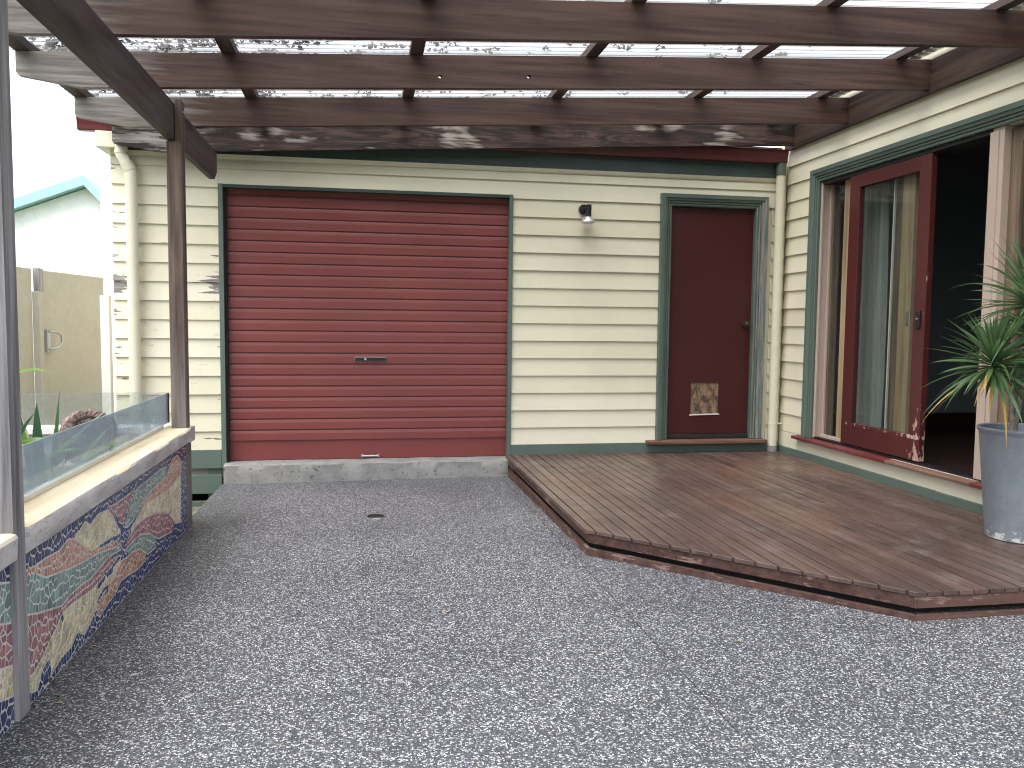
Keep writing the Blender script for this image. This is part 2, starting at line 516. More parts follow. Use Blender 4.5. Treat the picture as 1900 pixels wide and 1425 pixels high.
mt['rubber_shade'] = plain('near-black trim and painted shade', (.015, .015, .016), .8)  # near-black for dark fittings; also paints the shade inside gaps
mt['roomwall'] = plain('blue grey plaster', (.15, .168, .185), .8, .3, 0, .03, 3., 0)
mt['ceilin'] = plain('room ceiling', (.2, .2, .2), .8, .3, 0, .03, 3., 0)
mt['curtain'] = plain('grey green curtain cloth', (.30, .32, .30), .9, .2, 0, .1, 12., 0)
mt['trimteal'] = plain('pale teal trim', (.30, .50, .53), .5)
mt['whitewall'] = plain('white render', (.88, .88, .87), .8)
mt['litter'] = plain('dead leaf litter', (.035, .025, .018), .8)

def glass(name, tint=(.9, .95, .95), rough=.0, haze=0., hazecol=(.5, .6, .65), streak=False):
    m_ = bpy.data.materials.new(name); m_.use_nodes = True
    t = m_.node_tree; t.nodes.clear()
    N = t.nodes.new
    out = N('ShaderNodeOutputMaterial'); tr = N('ShaderNodeBsdfTransparent'); gl = N('ShaderNodeBsdfGlossy')
    tr.inputs[0].default_value = (*tint, 1); gl.inputs['Roughness'].default_value = rough
    fr = N('ShaderNodeFresnel'); fr.inputs[0].default_value = 1.5
    mx = N('ShaderNodeMixShader')
    gg = N('ShaderNodeNewGeometry'); inv = N('ShaderNodeMath'); inv.operation = 'SUBTRACT'; inv.inputs[0].default_value = 1.; t.links.new(gg.outputs['Backfacing'], inv.inputs[1])
    mu = N('ShaderNodeMath'); mu.operation = 'MULTIPLY'; t.links.new(fr.outputs[0], mu.inputs[0]); t.links.new(inv.outputs[0], mu.inputs[1])
    t.links.new(mu.outputs[0], mx.inputs[0]); t.links.new(tr.outputs[0], mx.inputs[1]); t.links.new(gl.outputs[0], mx.inputs[2])
    last = mx
    if haze:
        df = N('ShaderNodeBsdfDiffuse'); df.inputs[0].default_value = (*hazecol, 1)
        tl = N('ShaderNodeBsdfTranslucent'); tl.inputs[0].default_value = (*hazecol, 1)
        dm = N('ShaderNodeMixShader'); dm.inputs[0].default_value = .5
        t.links.new(df.outputs[0], dm.inputs[1]); t.links.new(tl.outputs[0], dm.inputs[2])
        m2 = N('ShaderNodeMixShader')
        g = N('ShaderNodeNewGeometry'); ns = N('ShaderNodeTexNoise'); ns.inputs['Scale'].default_value = 5.
        ns.inputs['Detail'].default_value = 6.; ns.inputs['Roughness'].default_value = .65; ns.inputs['Distortion'].default_value = .8
        t.links.new(g.outputs['Position'], ns.inputs['Vector'])
        mr = N('ShaderNodeMapRange')
        for i, v in enumerate((.3, .75, haze * .75, min(1., haze * 1.35))): mr.inputs[i + 1].default_value = v
        t.links.new(ns.outputs['Fac'], mr.inputs[0])
        t.links.new(mr.outputs[0], m2.inputs[0]); t.links.new(mx.outputs[0], m2.inputs[1]); t.links.new(dm.outputs[0], m2.inputs[2])
        last = m2
    t.links.new(last.outputs[0], out.inputs[0])
    return m_
mt['glass'] = glass('window glass', (.88, .91, .90), 0., .03, (.4, .4, .4))
mt['frost'] = glass('hazed balustrade glass', (.84, .90, .93), .05, .50, (.30, .37, .42))
mt['clear'] = glass('clear dusty glass', (.90, .93, .93), .02, .12, (.55, .6, .6))
def poly():
    m_ = bpy.data.materials.new('clear corrugated polycarbonate'); m_.use_nodes = True
    t = m_.node_tree; t.nodes.clear(); N = t.nodes.new
    out = N('ShaderNodeOutputMaterial'); tr = N('ShaderNodeBsdfTransparent'); tl = N('ShaderNodeBsdfTranslucent'); gl = N('ShaderNodeBsdfGlossy')
    lw = N('ShaderNodeLayerWeight'); lw.inputs[0].default_value = .5; cr = N('ShaderNodeValToRGB'); cr.color_ramp.elements[0].position = .55; cr.color_ramp.elements[0].color = (.70, .70, .69, 1); cr.color_ramp.elements[1].position = .97; cr.color_ramp.elements[1].color = (.28, .28, .27, 1); t.links.new(lw.outputs['Facing'], cr.inputs[0]); t.links.new(cr.outputs[0], tr.inputs[0]); tl.inputs[0].default_value = (.70, .70, .69, 1); gl.inputs['Roughness'].default_value = .15
    a = N('ShaderNodeMixShader'); a.inputs[0].default_value = .11
    t.links.new(tr.outputs[0], a.inputs[1]); t.links.new(tl.outputs[0], a.inputs[2])
    b = N('ShaderNodeMixShader'); b.inputs[0].default_value = .05; t.links.new(a.outputs[0], b.inputs[1]); t.links.new(gl.outputs[0], b.inputs[2])
    t.links.new(b.outputs[0], out.inputs[0])
    return m_
mt['poly'] = poly()

def leafmat(name, c, c2, tl=.25):
    q = M(name, .4, .5)
    n = q.noise(q.vec((1, 1, 1)), 14., 4.)
    q.col(q.mix(q.math('ADD', q.math('MULTIPLY', n, .5), q.math('MULTIPLY', q.rnd, .5)), c, c2))
    q.set('Transmission Weight', 0.)
    t = q.N('BsdfTranslucent', {'Color': tuple(min(1., 1.6 * a) for a in c2)})
    mx = q.N('MixShader', {0: tl}); q.t.links.new(q.b.outputs[0], mx.inputs[1]); q.t.links.new(t.outputs[0], mx.inputs[2])
    q.t.links.new(mx.outputs[0], q.out.inputs[0])
    return q.m
mt['leaf'] = leafmat('strappy green leaf', (.040, .10, .042), (.115, .20, .08))
mt['leafy'] = leafmat('yellowed leaf', (.50, .34, .06), (.62, .42, .14))
mt['leafdark'] = leafmat('dark glossy leaf', (.02, .06, .035), (.05, .12, .06))
mt['leafbright'] = leafmat('bright green leaf', (.10, .22, .03), (.20, .34, .08), .35)
mt['stem'] = rough_conc('grey cane', (.22, .19, .16), (.42, .38, .33), 30.)

# ================================================================== GROUND
def sheet(name, poly, z0, thick, mat, fn=None):
    mb = MB(); mb.prism(poly, 'z', 0, 1)
    mb.v = [(x, y, (fn(x, y) if fn else z0) - (thick if z == 0 else 0)) for x, y, z in mb.v]
    return tag(build(name, mb, mat), kind='structure')
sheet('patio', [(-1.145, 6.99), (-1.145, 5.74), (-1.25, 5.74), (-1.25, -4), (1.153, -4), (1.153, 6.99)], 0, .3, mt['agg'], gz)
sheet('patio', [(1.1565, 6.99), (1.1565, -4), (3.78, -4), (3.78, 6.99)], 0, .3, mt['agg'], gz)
sheet('path', [(-3.2, 5.74), (-1.15, 5.74), (-1.15, 7.4), (-2.0, 7.4), (-2.0, 12), (-3.2, 12)], -1.53, .2, mt['conc_low'])
mt['grass'] = plain('worn lawn', (.07, .10, .035), .9, .2, 0, .4, 12., .5)
sheet('ground', [(-150, -150), (150, -150), (150, 150), (-150, 150)], -1.62, .3, mt['grass'])

# ================================================================== SHED
D = 7.115                                            # back plane of the shed's boards
shed = root('shed', (1.0, 7.2, -1.35), 'cream weatherboard shed with a maroon roller door, green trim and a maroon side door', 'shed')
LAP = .1525
def shed_board(x0, x1, z0, h=LAP):
    j = random.uniform(-.0015, .0015)
    mb = MB().prism([(D - .022 + j, z0), (D - .006, z0 + h + .008), (D, z0 + h + .008), (D, z0 + .002)], 'x', x0, x1)
    return build('weatherboard', mb, mt['cream'], shed)
k = 0
z = 1.2275
shed_board(-1.965, 3.79, z, 1.335 - z - .008)
shed_board(-1.965, -1.155, 1.075); shed_board(-1.152, 1.262, 1.1005, .127); shed_board(1.262, 3.79, 1.075)
for k in range(1, 15):
    z = 1.075 - k * LAP
    shed_board(-1.965, -1.155, z)
    shed_board(1.262, 2.6, z)
    shed_board(3.662, 3.79, z)
# wall body behind the boards
mb = MB()
mb.box(-1.96, -1.15, D, D + .09, -1.06, 1.5).box(1.262, 2.66, D, D + .09, -1.30, 1.5).box(3.53, 3.80, D, D + .09, -1.30, 1.5)
mb.box(-1.15, 1.262, D, D + .09, 1.10, 1.5).box(2.66, 3.53, D, D + .09, 1.06, 1.5)
mb.box(-1.96, -1.87, D + .09, 10.5, -1.06, 1.5).box(3.72, 3.80, D + .09, 10.5, -1.3, 1.5).box(-1.96, 3.80, 10.5, 10.6, -1.53, 1.5)
build('wall', mb, mt['cream'], shed)
build('floor', MB().box(-1.94, 3.78, D + .01, 10.5, -1.3, -1.17), mt['conc'], shed)
build('roof', MB().prism([(7.08, 1.575), (10.8, 1.30), (10.8, 1.34), (7.08, 1.61)], 'x', -2.1, 3.73), mt['gutter'], shed)
build('beam', MB().box(-1.96, -1.16, 7.3, 7.36, -1.53, -1.18), mt['rubber_shade'], shed)  # near-black panel standing in for the shade under the floor
# skirting boards under the left wall, a post showing in the gaps
for a, b in ((-1.215, -1.060), (-1.425, -1.268), (-1.535, -1.485)):
    build('skirting_board', MB().box(-1.93, -1.158, D - .028, D - .002, a, b), mt['green'], shed, bevel=.003)
build('stump_post', MB().box(-1.272, -1.165, D + .0, D + .07, -1.53, -1.06), mt['green_z'], shed)
build('baseboard', MB().box(1.262, 3.78, D - .03, D - .001, -1.155, -1.056), mt['green'], shed, bevel=.003)
# roller door opening
build('door_jamb', MB().box(-1.156, -1.118, D - .035, D + .085, -1.215, 1.105), mt['green_z'], shed, bevel=.003)
build('door_jamb', MB().box(1.233, 1.264, D - .035, D + .085, -1.2, 1.105), mt['green_z'], shed, bevel=.003)
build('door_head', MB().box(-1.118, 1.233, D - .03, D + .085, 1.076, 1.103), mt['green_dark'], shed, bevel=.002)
rd = build('roller_door', MB().box(-1.118, 1.233, D + .060, D + .068, -1.165, -1.0), mt['roller'], shed)
rd['label'] = 'maroon ribbed roller door'
PIT = .0925
yf = D + .046
slat_prof = [(yf + .021, .0925), (yf + .017, .0925), (yf + .017, .0845), (yf + .006, .0838), (yf + .004, .078), (yf, .058), (yf, .003), (yf + .0015, .0005), (yf + .017, 0.), (yf + .021, 0.)]
s0 = None
for i in range(23):
    zb = -1.0 + i * PIT
    if s0 is None:
        mb = MB().prism([(p[0], p[1] + zb) for p in slat_prof], 'x', -1.117, 1.232)
        s0 = build('slat', mb, mt['roller'], rd)
    elif zb + PIT < 1.13:
        clone(s0, dz=i * PIT, parent=rd)
mb = MB().box(-.078, .190, yf - .012, yf + .004, -.330, -.293)
lk = build('lock_plate', mb, mt['steel'], rd, bevel=.003)
build('lock_bar', MB().box(-.074, .186, yf - .016, yf - .008, -.3265, -.2965), mt['rubber_shade'], rd)
build('keyhole', MB().lathe((.012, 0, -.311), [(.0, yf - .022), (.010, yf - .022), (.012, yf - .018), (.012, yf - .012)], 14, 'y'), mt['steel'], rd)
mb = MB().box(-.028, -.004, D + .045, D + .062, -1.158, -1.13).box(.108, .132, D + .045, D + .062, -1.158, -1.13)
mb.tube([(-.016, D + .04, -1.144), (.12, D + .04, -1.144)], .010, 8)
build('pull_handle', mb, mt['steel'], rd, bevel=.002)
build('side_guide', MB().box(-1.118, -1.10, D + .0, D + .045, -1.165, 1.08), mt['rubber_shade'], rd)
# concrete sill under the roller door, an uneven casting
mb = MB()
n = 48
vs, fs = [], []
for i in range(n + 1):
    x = -1.128 + 2.353 * i / n
    e = lambda s, sc=5.: .007 * mnoise.noise((x * sc, s, 0))
    zt = -1.170 + e(1)
    vs += [(x, 6.975 + e(2), gz(x, 7) - .06), (x, 6.985 + 1.6 * e(3), -1.25 + e(8)), (x, 6.99 + e(4), zt - .012), (x, 7.003 + e(5), zt), (x, 7.21, zt), (x, 7.21, gz(x, 7) - .06)]
for i in range(n):
    for j in range(6):
        fs.append((i * 6 + j, i * 6 + (j + 1) % 6, (i + 1) * 6 + (j + 1) % 6, (i + 1) * 6 + j))
fs += [tuple(range(6)), tuple(range(n * 6 + 5, n * 6 - 1, -1))]
mb.add(vs, fs)
build('concrete_sill', mb, mt['conc'], shed, smooth=True)

# moulded architraves: profile swept round three sides with mitred corners
def architrave(parent, mat3, prof, a0, a1, zb, zt, mapf, close=True):
    """prof: (outwards from the inner edge, proud of the wall); mapf(a, proud, z) -> point"""
    n = len(prof)
    def ring(corner):
        return [mapf(*corner(u, v)) for u, v in prof]
    c0 = ring(lambda u, v: (a0 - u, v, zb)); c1 = ring(lambda u, v: (a0 - u, v, zt + u))
    c2 = ring(lambda u, v: (a1 + u, v, zt + u)); c3 = ring(lambda u, v: (a1 + u, v, zb))
    for k, (p, q) in enumerate(((c0, c1), (c1, c2), (c2, c3))):
        fs = [(i, (i + 1) % n, (i + 1) % n + n, i + n) for i in range(n)] + [tuple(range(n)), tuple(range(2 * n - 1, n - 1, -1))]
        build('architrave', MB().add(p + q, fs), mat3[k], parent)
AP = [(0, .0), (0, .016), (.012, .020), (.018, .020), (.021, .013), (.026, .013), (.029, .024), (.040, .027), (.044, .018), (.050, .018), (.053, .030), (.075, .036), (.080, .044), (.118, .046), (.122, .0)]
APd = [(u * .86, v) for u, v in AP]
architrave(shed, (mt['green_z'], mt['green'], mt['green_bare']), APd, 2.695, 3.50, -1.030, 1.062, lambda a, v, z: (a, D - .02 - v, z))
APr = [((u * .64), v * .6) for u, v in AP]
# door in its frame
build('door_frame', MB().box(2.665, 2.697, D - .018, D + .08, -1.03, 1.06).box(3.498, 3.528, D - .018, D + .08, -1.03, 1.06).box(2.697, 3.498, D - .018, D + .08, 1.058, 1.085), mt['green_z'], shed)
def front_with_hole(x0, x1, z0, z1, hx0, hx1, hz0, hz1, y0, y1):
    return MB().box(x0, hx0, y0, y1, z0, z1).box(hx1, x1, y0, y1, z0, z1).box(hx0, hx1, y0, y1, z0, hz0).box(hx0, hx1, y0, y1, hz1, z1)
dr = build('side_door', front_with_hole(2.700, 3.495, -.985, 1.054, 2.935, 3.205, -.805, -.515, D + .012, D + .05), mt['door'], shed)
dr['label'] = 'plain maroon door with a boarded-up pet flap'
build('flap_board', MB().box(2.93, 3.21, D + .022, D + .045, -.81, -.51), mt['ply'], dr)
build('flap_ledge', MB().prism([(2.925, -.818), (3.215, -.812), (3.212, -.803), (3.0, -.806), (2.93, -.808)], 'y', D + .004, D + .02), mt['white'], dr)
build('doorknob', MB().lathe((3.444, 0, .017), [(0, D - .060), (.018, D - .058), (.026, D - .046), (.024, D - .032), (.011, D - .022), (.010, D - .004), (.030, D - .001), (.032, D + .012)], 24, 'y'), mt['brass'], dr, smooth=True)
build('weather_strip', MB().box(2.700, 3.495, D - .004, D + .03, -1.028, -.99), mt['rubber_shade'], dr, bevel=.003)
build('door_step', MB().box(2.50, 3.635, D - .115, D + .05, -1.066, -1.034), mt['step'], shed, bevel=.005)
# fascia, gutter and downpipes
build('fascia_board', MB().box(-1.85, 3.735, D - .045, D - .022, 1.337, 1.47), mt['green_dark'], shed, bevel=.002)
build('cornice', MB().prism([(D - .045, 1.335), (D - .02, 1.335), (D - .02, 1.300), (D - .03, 1.310)], 'x', -1.96, 3.735), mt['cream'], shed)
build('eave_return', MB().box(-2.04, -1.852, 6.985, D + .3, 1.335, 1.457), mt['cream'], shed, bevel=.003)
gp = [(7.068, 1.459), (7.005, 1.459), (6.995, 1.466), (6.990, 1.50), (6.978, 1.545), (6.978, 1.575), (6.984, 1.578), (6.988, 1.572), (6.996, 1.50), (7.003, 1.472), (7.064, 1.466), (7.064, 1.575), (7.068, 1.575)]
build('gutter', MB().prism(gp, 'x', -2.17, 3.74), mt['gutter'], shed)
dp = build('downpipe', MB().tube([(3.700, 7.035, -1.095), (3.700, 7.035, 1.352)], .040, 24), mt['cream_pipe'], shed, smooth=True)
build('collar', MB().tube([(3.700, 7.035, 1.352), (3.700, 7.035, 1.462)], .0425, 24), mt['green_z'], dp, smooth=True)
build('socket', MB().tube([(3.700, 7.035, -1.15), (3.700, 7.035, -1.09)], .046, 20), mt['conc'], dp, smooth=True)
build('pipe_clip', MB().tube([(3.700, 7.035, -.895), (3.700, 7.035, -.880)], .0425, 24).box(3.735, 3.785, 7.02, 7.05, -.893, -.882), mt['cream_pipe'], dp)
dp2 = build('downpipe', MB().tube([(-1.862, 7.02, 1.46), (-1.862, 7.02, 1.29), (-1.852, 7.022, 1.275), (-1.806, 7.028, 1.185), (-1.797, 7.03, 1.165), (-1.797, 7.03, -1.5)], .045, 24), mt['cream_pipe'], shed, smooth=True)
build('collar', MB().tube([(-1.862, 7.02, 1.46), (-1.862, 7.02, 1.295)], .049, 24), mt['cream_pipe'], dp2, smooth=True)
build('collar', MB().tube([(-1.828, 7.025, 1.228), (-1.800, 7.030, 1.170)], .0485, 24), mt['cream_pipe'], dp2, smooth=True)

# ================================================================== WALL LAMP
wl = root('wall_lamp', (1.905, 7.09, .95), 'small black wall spotlight with a silver bulb on the cream boards between the two doors', 'lamp')
build('mount', MB().lathe((1.885, 0, 1.000), [(0, 7.060), (.034, 7.062), (.042, 7.07), (.042, 7.095)], 24, 'y'), mt['black'], wl, smooth=True)
build('arm', MB().tube([(1.885, 7.07, 1.0), (1.9, 7.03, 1.005)], .014, 12).box(1.893, 1.934, 6.99, 7.04, .982, 1.034), mt['black'], wl, bevel=.005)
build('lamp_holder', MB().lathe((1.912, 7.015, 0), [(.0, .99), (.024, .99), (.026, .965), (.026, .932), (.0, .932)], 20), mt['black'], wl, smooth=True)
bulb = build('bulb', MB().lathe((1.908, 7.015, 0), [(.022, .934), (.030, .928), (.045, .912), (.056, .893), (.060, .880), (.058, .874), (.0, .868)], 28), mt['lampsilver'], wl, smooth=True)

# ================================================================== HOUSE (right)
XW = 3.80
house = root('house', (4.2, 4.5, -1.35), 'cream weatherboard house on the right with a green framed window and red sliding door', 'house')
RL = .1595
def house_board(y0, y1, z0, h=RL):
    j = random.uniform(-.0015, .0015)
    mb = MB().prism([(XW - .006 + j, z0), (XW + .012, z0 + h + .008), (XW + .02, z0 + h + .008), (XW + .02, z0 + .002)], 'y', y0, y1)
    return build('weatherboard', mb, mt['cream_y'], house)
YS, YN = 0.6, 7.092
house_board(YS, YN, 1.4405)
house_board(YS, YN, 1.60); house_board(YS, YN, 1.7595, .11)
house_board(YS, YN, 1.281)
for k in range(1, 15):
    z = 1.281 - k * RL
    house_board(6.655, YN, z)
build('weatherboard', MB().box(XW - .004, XW + .02, YS, YN, -1.10, -.956), mt['cream_y'], house, bevel=.003)
bb = build('baseboard', MB().box(XW - .026, XW + .02, 4.93, YN - .01, -1.17, -1.092), mt['green_y'], house, bevel=.003)
build('baseboard', MB().box(XW - .028, XW + .02, YS, 4.926, -1.17, -1.094), mt['green_y'], house, bevel=.003)
OY0, OY1, OZ0, OZ1 = 2.3, 6.52, -.955, 1.222
mb = MB().box(XW + .021, XW + .13, OY1, 7.4, -1.3, 1.87).box(XW + .021, XW + .13, OY0, OY1, OZ1, 1.87)
mb.box(XW + .021, XW + .13, OY0, OY1, -1.3, OZ0 - .004).box(XW + .021, XW + .13, .5, OY0, -1.3, 1.87)
build('wall', mb, mt['cream_y'], house)
architrave(house, (mt['green_y'], mt['green_y'], mt['green_y']), APd, OY0, OY1, -.956, OZ1, lambda a, v, z: (XW - .004 - v, a, z))
build('sill', MB().prism([(XW - .072, -.986), (XW - .072, -.962), (XW + .09, -.948), (XW + .09, -.986)], 'y', 5.42, 6.75), mt['maroon_sill'], house, bevel=.003)
build('sill', MB().prism([(XW - .069, -.985), (XW - .068, -.963), (XW + .09, -.949), (XW + .09, -.985)], 'y', 4.55, 5.418), mt['bare_sill'], house, bevel=.006)
build('sill', MB().prism([(XW - .072, -.986), (XW - .072, -.962), (XW + .09, -.948), (XW + .09, -.986)], 'y', OY0, 4.548), mt['maroon_sill'], house, bevel=.003)
win = build('window_frame', MB().box(XW, XW + .088, 6.498, 6.519, -.948, 1.22), mt['pink'], house, bevel=.003)
build('jamb_bead', MB().box(XW - .002, XW + .014, 6.488, 6.500, -.945, 1.2), mt['pink'], win, bevel=.002)
build('jamb_bead', MB().box(XW + .070, XW + .088, 6.480, 6.497, -.945, 1.2), mt['pink'], win, bevel=.002)
build('inner_jamb', MB().box(XW + .089, XW + .150, 6.455, 6.518, -.93, 1.2), mt['brown_jamb'], win)
build('bottom_rail', MB().box(XW + .046, XW + .088, 6.12, 6.478, -.948, -.915), mt['pink'], win, bevel=.002)
build('stile', MB().box(XW + .062, XW + .098, 6.185, 6.262, -.915, 1.2), mt['pine'], win)
build('stile', MB().box(XW + .062, XW + .098, 5.375, 5.510, -.94, 1.2), mt['pine'], win)
build('stile', MB().box(XW + .125, XW + .16, 5.585, 5.70, -.94, 1.2), mt['brown_jamb'], win)
build('bead', MB().box(XW + .090, XW + .104, 5.648, 5.661, -.94, 1.2), mt['white'], win)
build('head_track', MB().box(XW + .0, XW + .13, 4.58, 6.50, 1.192, 1.221), mt['rubber_shade'], win)
build('floor_track', MB().box(XW + .0, XW + .016, 4.58, 6.49, -.950, -.938).box(XW + .024, XW + .036, 4.58, 6.49, -.950, -.936).box(XW + .06, XW + .075, 4.58, 6.1, -.950, -.936), mt['black'], win)
build('pane', MB().box(XW + .078, XW + .083, 6.262, 6.455, -.915, 1.19), mt['glass'], win)
mu = build('mullion', MB().box(XW + .0, XW + .105, 4.485, 4.578, -.948, 1.221), mt['pink'], win, bevel=.003)
build('mullion_bead', MB().box(XW - .010, XW + .018, 4.520, 4.590, -.945, 1.2), mt['pink'], win, bevel=.003)
mb = MB().box(XW + .05, XW + .09, 4.395, 4.484, -.94, 1.2).box(XW + .05, XW + .09, 2.4, 4.395, 1.12, 1.2).box(XW + .05, XW + .09, 2.4, 4.395, -.94, -.80).box(XW + .05, XW + .09, 2.31, 2.4, -.94, 1.2)
build('sash', mb, mt['brown_jamb'], win, bevel=.002)
build('pane', MB().box(XW + .068, XW + .073, 2.4, 4.395, -.80, 1.12), mt['glass'], win)
build('window_frame', MB().box(XW, XW + .13, 2.30, 2.33, -.948, 1.22), mt['pink'], house)
# the red sliding door
sd = build('sliding_door', MB().box(XW - .001, XW + .044, 5.13, 5.252, -.930, 1.188).box(XW - .001, XW + .044, 5.955, 6.09, -.930, 1.188)
           .box(XW - .001, XW + .044, 5.252, 5.955, 1.088, 1.188).box(XW - .001, XW + .044, 5.252, 5.955, -.930, -.755), mt['reddoor'], house, bevel=.003)
sd['label'] = 'red timber sliding door slid half open'
build('pane', MB().box(XW + .020, XW + .025, 5.252, 5.955, -.755, 1.088), mt['glass'], sd)
mb = MB().prism([(XW - .002, -.01), (XW - .016, .0), (XW - .018, .115), (XW - .002, .125)], 'y', 5.168, 5.212)
build('handle', mb, mt['black'], sd, bevel=.006)
build('lock_cylinder', MB().lathe((0, 5.188, .062), [(0, XW - .026), (.007, XW - .026), (.009, XW - .016)], 12, 'x'), mt['steel'], sd)
build('strike_plate', MB().box(XW + .056, XW + .062, 5.39, 5.42, .02, .12), mt['steel'], win)
# curtain hanging inside
mb = MB(); vs, fs = [], []
nn = 90
for i in range(nn + 1):
    t = i / nn; y = 5.88 + .40 * t
    for j, zz in enumerate((-.90, -.4, .2, .8, 1.18)):
        a = .022 * math.sin(t * 52 + .5 * math.sin(j)) + .012 * math.sin(t * 23 + j * .7)
        vs.append((XW + .20 + a, y + .03 * (j - 2) * .3 * (1 - t) - .015 * j * t, zz))
for i in range(nn):
    for j in range(4): fs.append((i * 5 + j, i * 5 + j + 1, (i + 1) * 5 + j + 1, (i + 1) * 5 + j))
cu = build('curtain', mb.add(vs, fs), mt['curtain'], loc=(XW + .27, 6.1, -.90), smooth=True)
tag(cu, 'grey green curtain hanging inside behind the glass of the red sliding door', 'curtain')
# room
build('room_wall', MB().box(XW + .131, 9.2, 6.86, 6.96, -.95, 1.55).box(9.1, 9.2, 0.5, 6.86, -.95, 1.55).box(XW + .131, 9.1, .5, .6, -.95, 1.55), mt['roomwall'], house)
build('ceiling', MB().box(XW + .131, 9.2, .5, 6.96, 1.551, 1.6), mt['ceilin'], house)
build('floor', MB().box(XW + .131, 9.2, .5, 6.96, -1.05, -.951), mt['floor_in'], house)
build('skirting_board', MB().box(XW + .131, 9.1, 6.84, 6.859, -.95, -.785), mt['floor_in'], house)
build('roof', MB().box(XW + .0, 9.6, .2, 8.0, 1.875, 1.92), mt['gutter'], house)

# ================================================================== PERGOLA
perg = root('pergola', (-1.14, 5.5, -1.33), 'dark stained timber pergola with a clear corrugated roof and silvered rafter ends', 'pergola')
def jz(x): return 1.329 + .0565 * (x + 1.15)
def joist(y, mat, holes=(), x1=3.755, x0=-1.90, t=.045):
    Hh = .195
    mb = MB()
    def seg(a, b): mb.prism([(a, jz(a)), (b, jz(b)), (b, jz(b) + Hh), (a, jz(a) + Hh)], 'y', y, y + t)
    # silvered end with a splayed underside
    mb.prism([(x0, jz(x0) + .085), (x0 + .012, jz(x0) + .066), (-1.60, jz(-1.6) + .006), (-1.56, jz(-1.56)), (-1.56, jz(-1.56) + Hh), (x0, jz(x0) + Hh)], 'y', y, y + t)
    cur = -1.56
    for hx, hz in holes:
        r, R_ = .0115, .02
        seg(cur, hx - R_); cur = hx + R_
        zc = jz(hx) + hz
        mb.prism([(hx - R_, jz(hx)), (hx + R_, jz(hx)), (hx + R_, zc - R_), (hx - R_, zc - R_)], 'y', y, y + t)
        mb.prism([(hx - R_, zc + R_), (hx + R_, zc + R_), (hx + R_, jz(hx) + Hh), (hx - R_, jz(hx) + Hh)], 'y', y, y + t)
        m_ = 16
        vs = []
        for yy in (y, y + t):
            for q in range(m_):
                a = 2 * math.pi * q / m_
                c_, s_ = math.cos(a), math.sin(a); k_ = R_ / max(abs(c_), abs(s_))
                vs.append((hx + r * c_, yy, zc + r * s_)); vs.append((hx + k_ * c_, yy, zc + k_ * s_))
        fs = []
        for q in range(m_):
            p = (q + 1) % m_
            fs += [(2 * q, 2 * q + 1, 2 * p + 1, 2 * p), (2 * m_ + 2 * q, 2 * m_ + 2 * p, 2 * m_ + 2 * p + 1, 2 * m_ + 2 * q + 1), (2 * q, 2 * p, 2 * m_ + 2 * p, 2 * m_ + 2 * q)]
        mb.add(vs, fs)
    seg(cur, x1)
    return build('rafter', mb, mat, perg)
joist(6.925, mt['joist_old'])
joist(6.09, mt['joist'])
joist(5.13, mt['joist'], holes=((.458, .068), (1.005, .070)))
joist(4.24, mt['joist'])
joist(3.40, mt['joist'])  # unseen from here on: pergola carried forward to shade the shed wall
joist(2.52, mt['joist'])
joist(1.66, mt['joist'])
joist(.98, mt['joist'])
build('ledger', MB().box(3.757, 3.792, .7, 7.09, 1.580, 1.80), wood('ledger timber', 'y', (.03, .018, .015), (.10, .064, .05), grain=30.), perg, bevel=.003)
mb = MB().prism([(.7, 1.10), (6.86, 1.10), (6.965, 1.17), (6.965, 1.327), (.7, 1.327)], 'x', -1.185, -1.140)
build('carrier_beam', mb, mt['beam_y'], perg, bevel=.003)
mb = MB().prism([(-1.190, 5.458), (-1.10, 5.458), (-1.10, 5.565), (-1.190, 5.565)], 'z', -1.34, 1.098)
mb.prism([(-1.138, 5.4585), (-1.10, 5.4585), (-1.10, 5.5645), (-1.138, 5.5645)], 'z', 1.098, 1.352)
p1 = build('post', mb, mt['post'], perg, bevel=.004)
build('nail', MB().tube([(-1.10, 5.5, 1.28), (-1.07, 5.50, 1.30), (-1.068, 5.5, 1.315)], .004, 6), mt['steel'], p1)
mb = MB().box(-1.190, -1.138, 2.812, 2.902, 1.098, 1.099).box(-1.192, -1.092, 2.812, 2.902, -1.34, 1.098).box(-1.138, -1.092, 2.812, 2.902, 1.098, 1.352)
build('post', mb, mt['post_grey'], perg, bevel=.005)
PX = (-1.86, -.765, .316, 1.405, 2.505, 3.535)
for xc in PX:
    mb = MB(); a, b = xc - .04, xc + .04
    mb.prism([(a, jz(a) + .196), (b, jz(b) + .196), (b, jz(b) + .241), (a, jz(a) + .241)], 'y', .9, 6.97)
    build('purlin', mb, mt['purlin'], perg)
# corrugated sheets: ribs run up the slope
ys, W = .96, .86
for s_ in range(7):
    y0 = ys + s_ * W; y1 = y0 + W + .05
    n = int((y1 - y0) / .0095)
    vs, fs = [], []
    xs = (-1.98, -1.0, .2, 1.4, 2.6, 3.79)
    for i in range(n + 1):
        y = y0 + (y1 - y0) * i / n
        h = .0085 * math.cos(2 * math.pi * y / .076) + .002 * (s_ % 2)
        for x in xs: vs.append((x, y, jz(x) + .2535 + h))
    L = len(xs)
    for i in range(n):
        for j in range(L - 1): fs.append((i * L + j, i * L + j + 1, (i + 1) * L + j + 1, (i + 1) * L + j))
    build('roof_sheet', MB().add(vs, fs), mt['poly'], perg, smooth=True)
build('flashing', MB().box(3.70, 3.79, 2.7, 7.0, 1.86, 1.866), mt['steel'], perg)
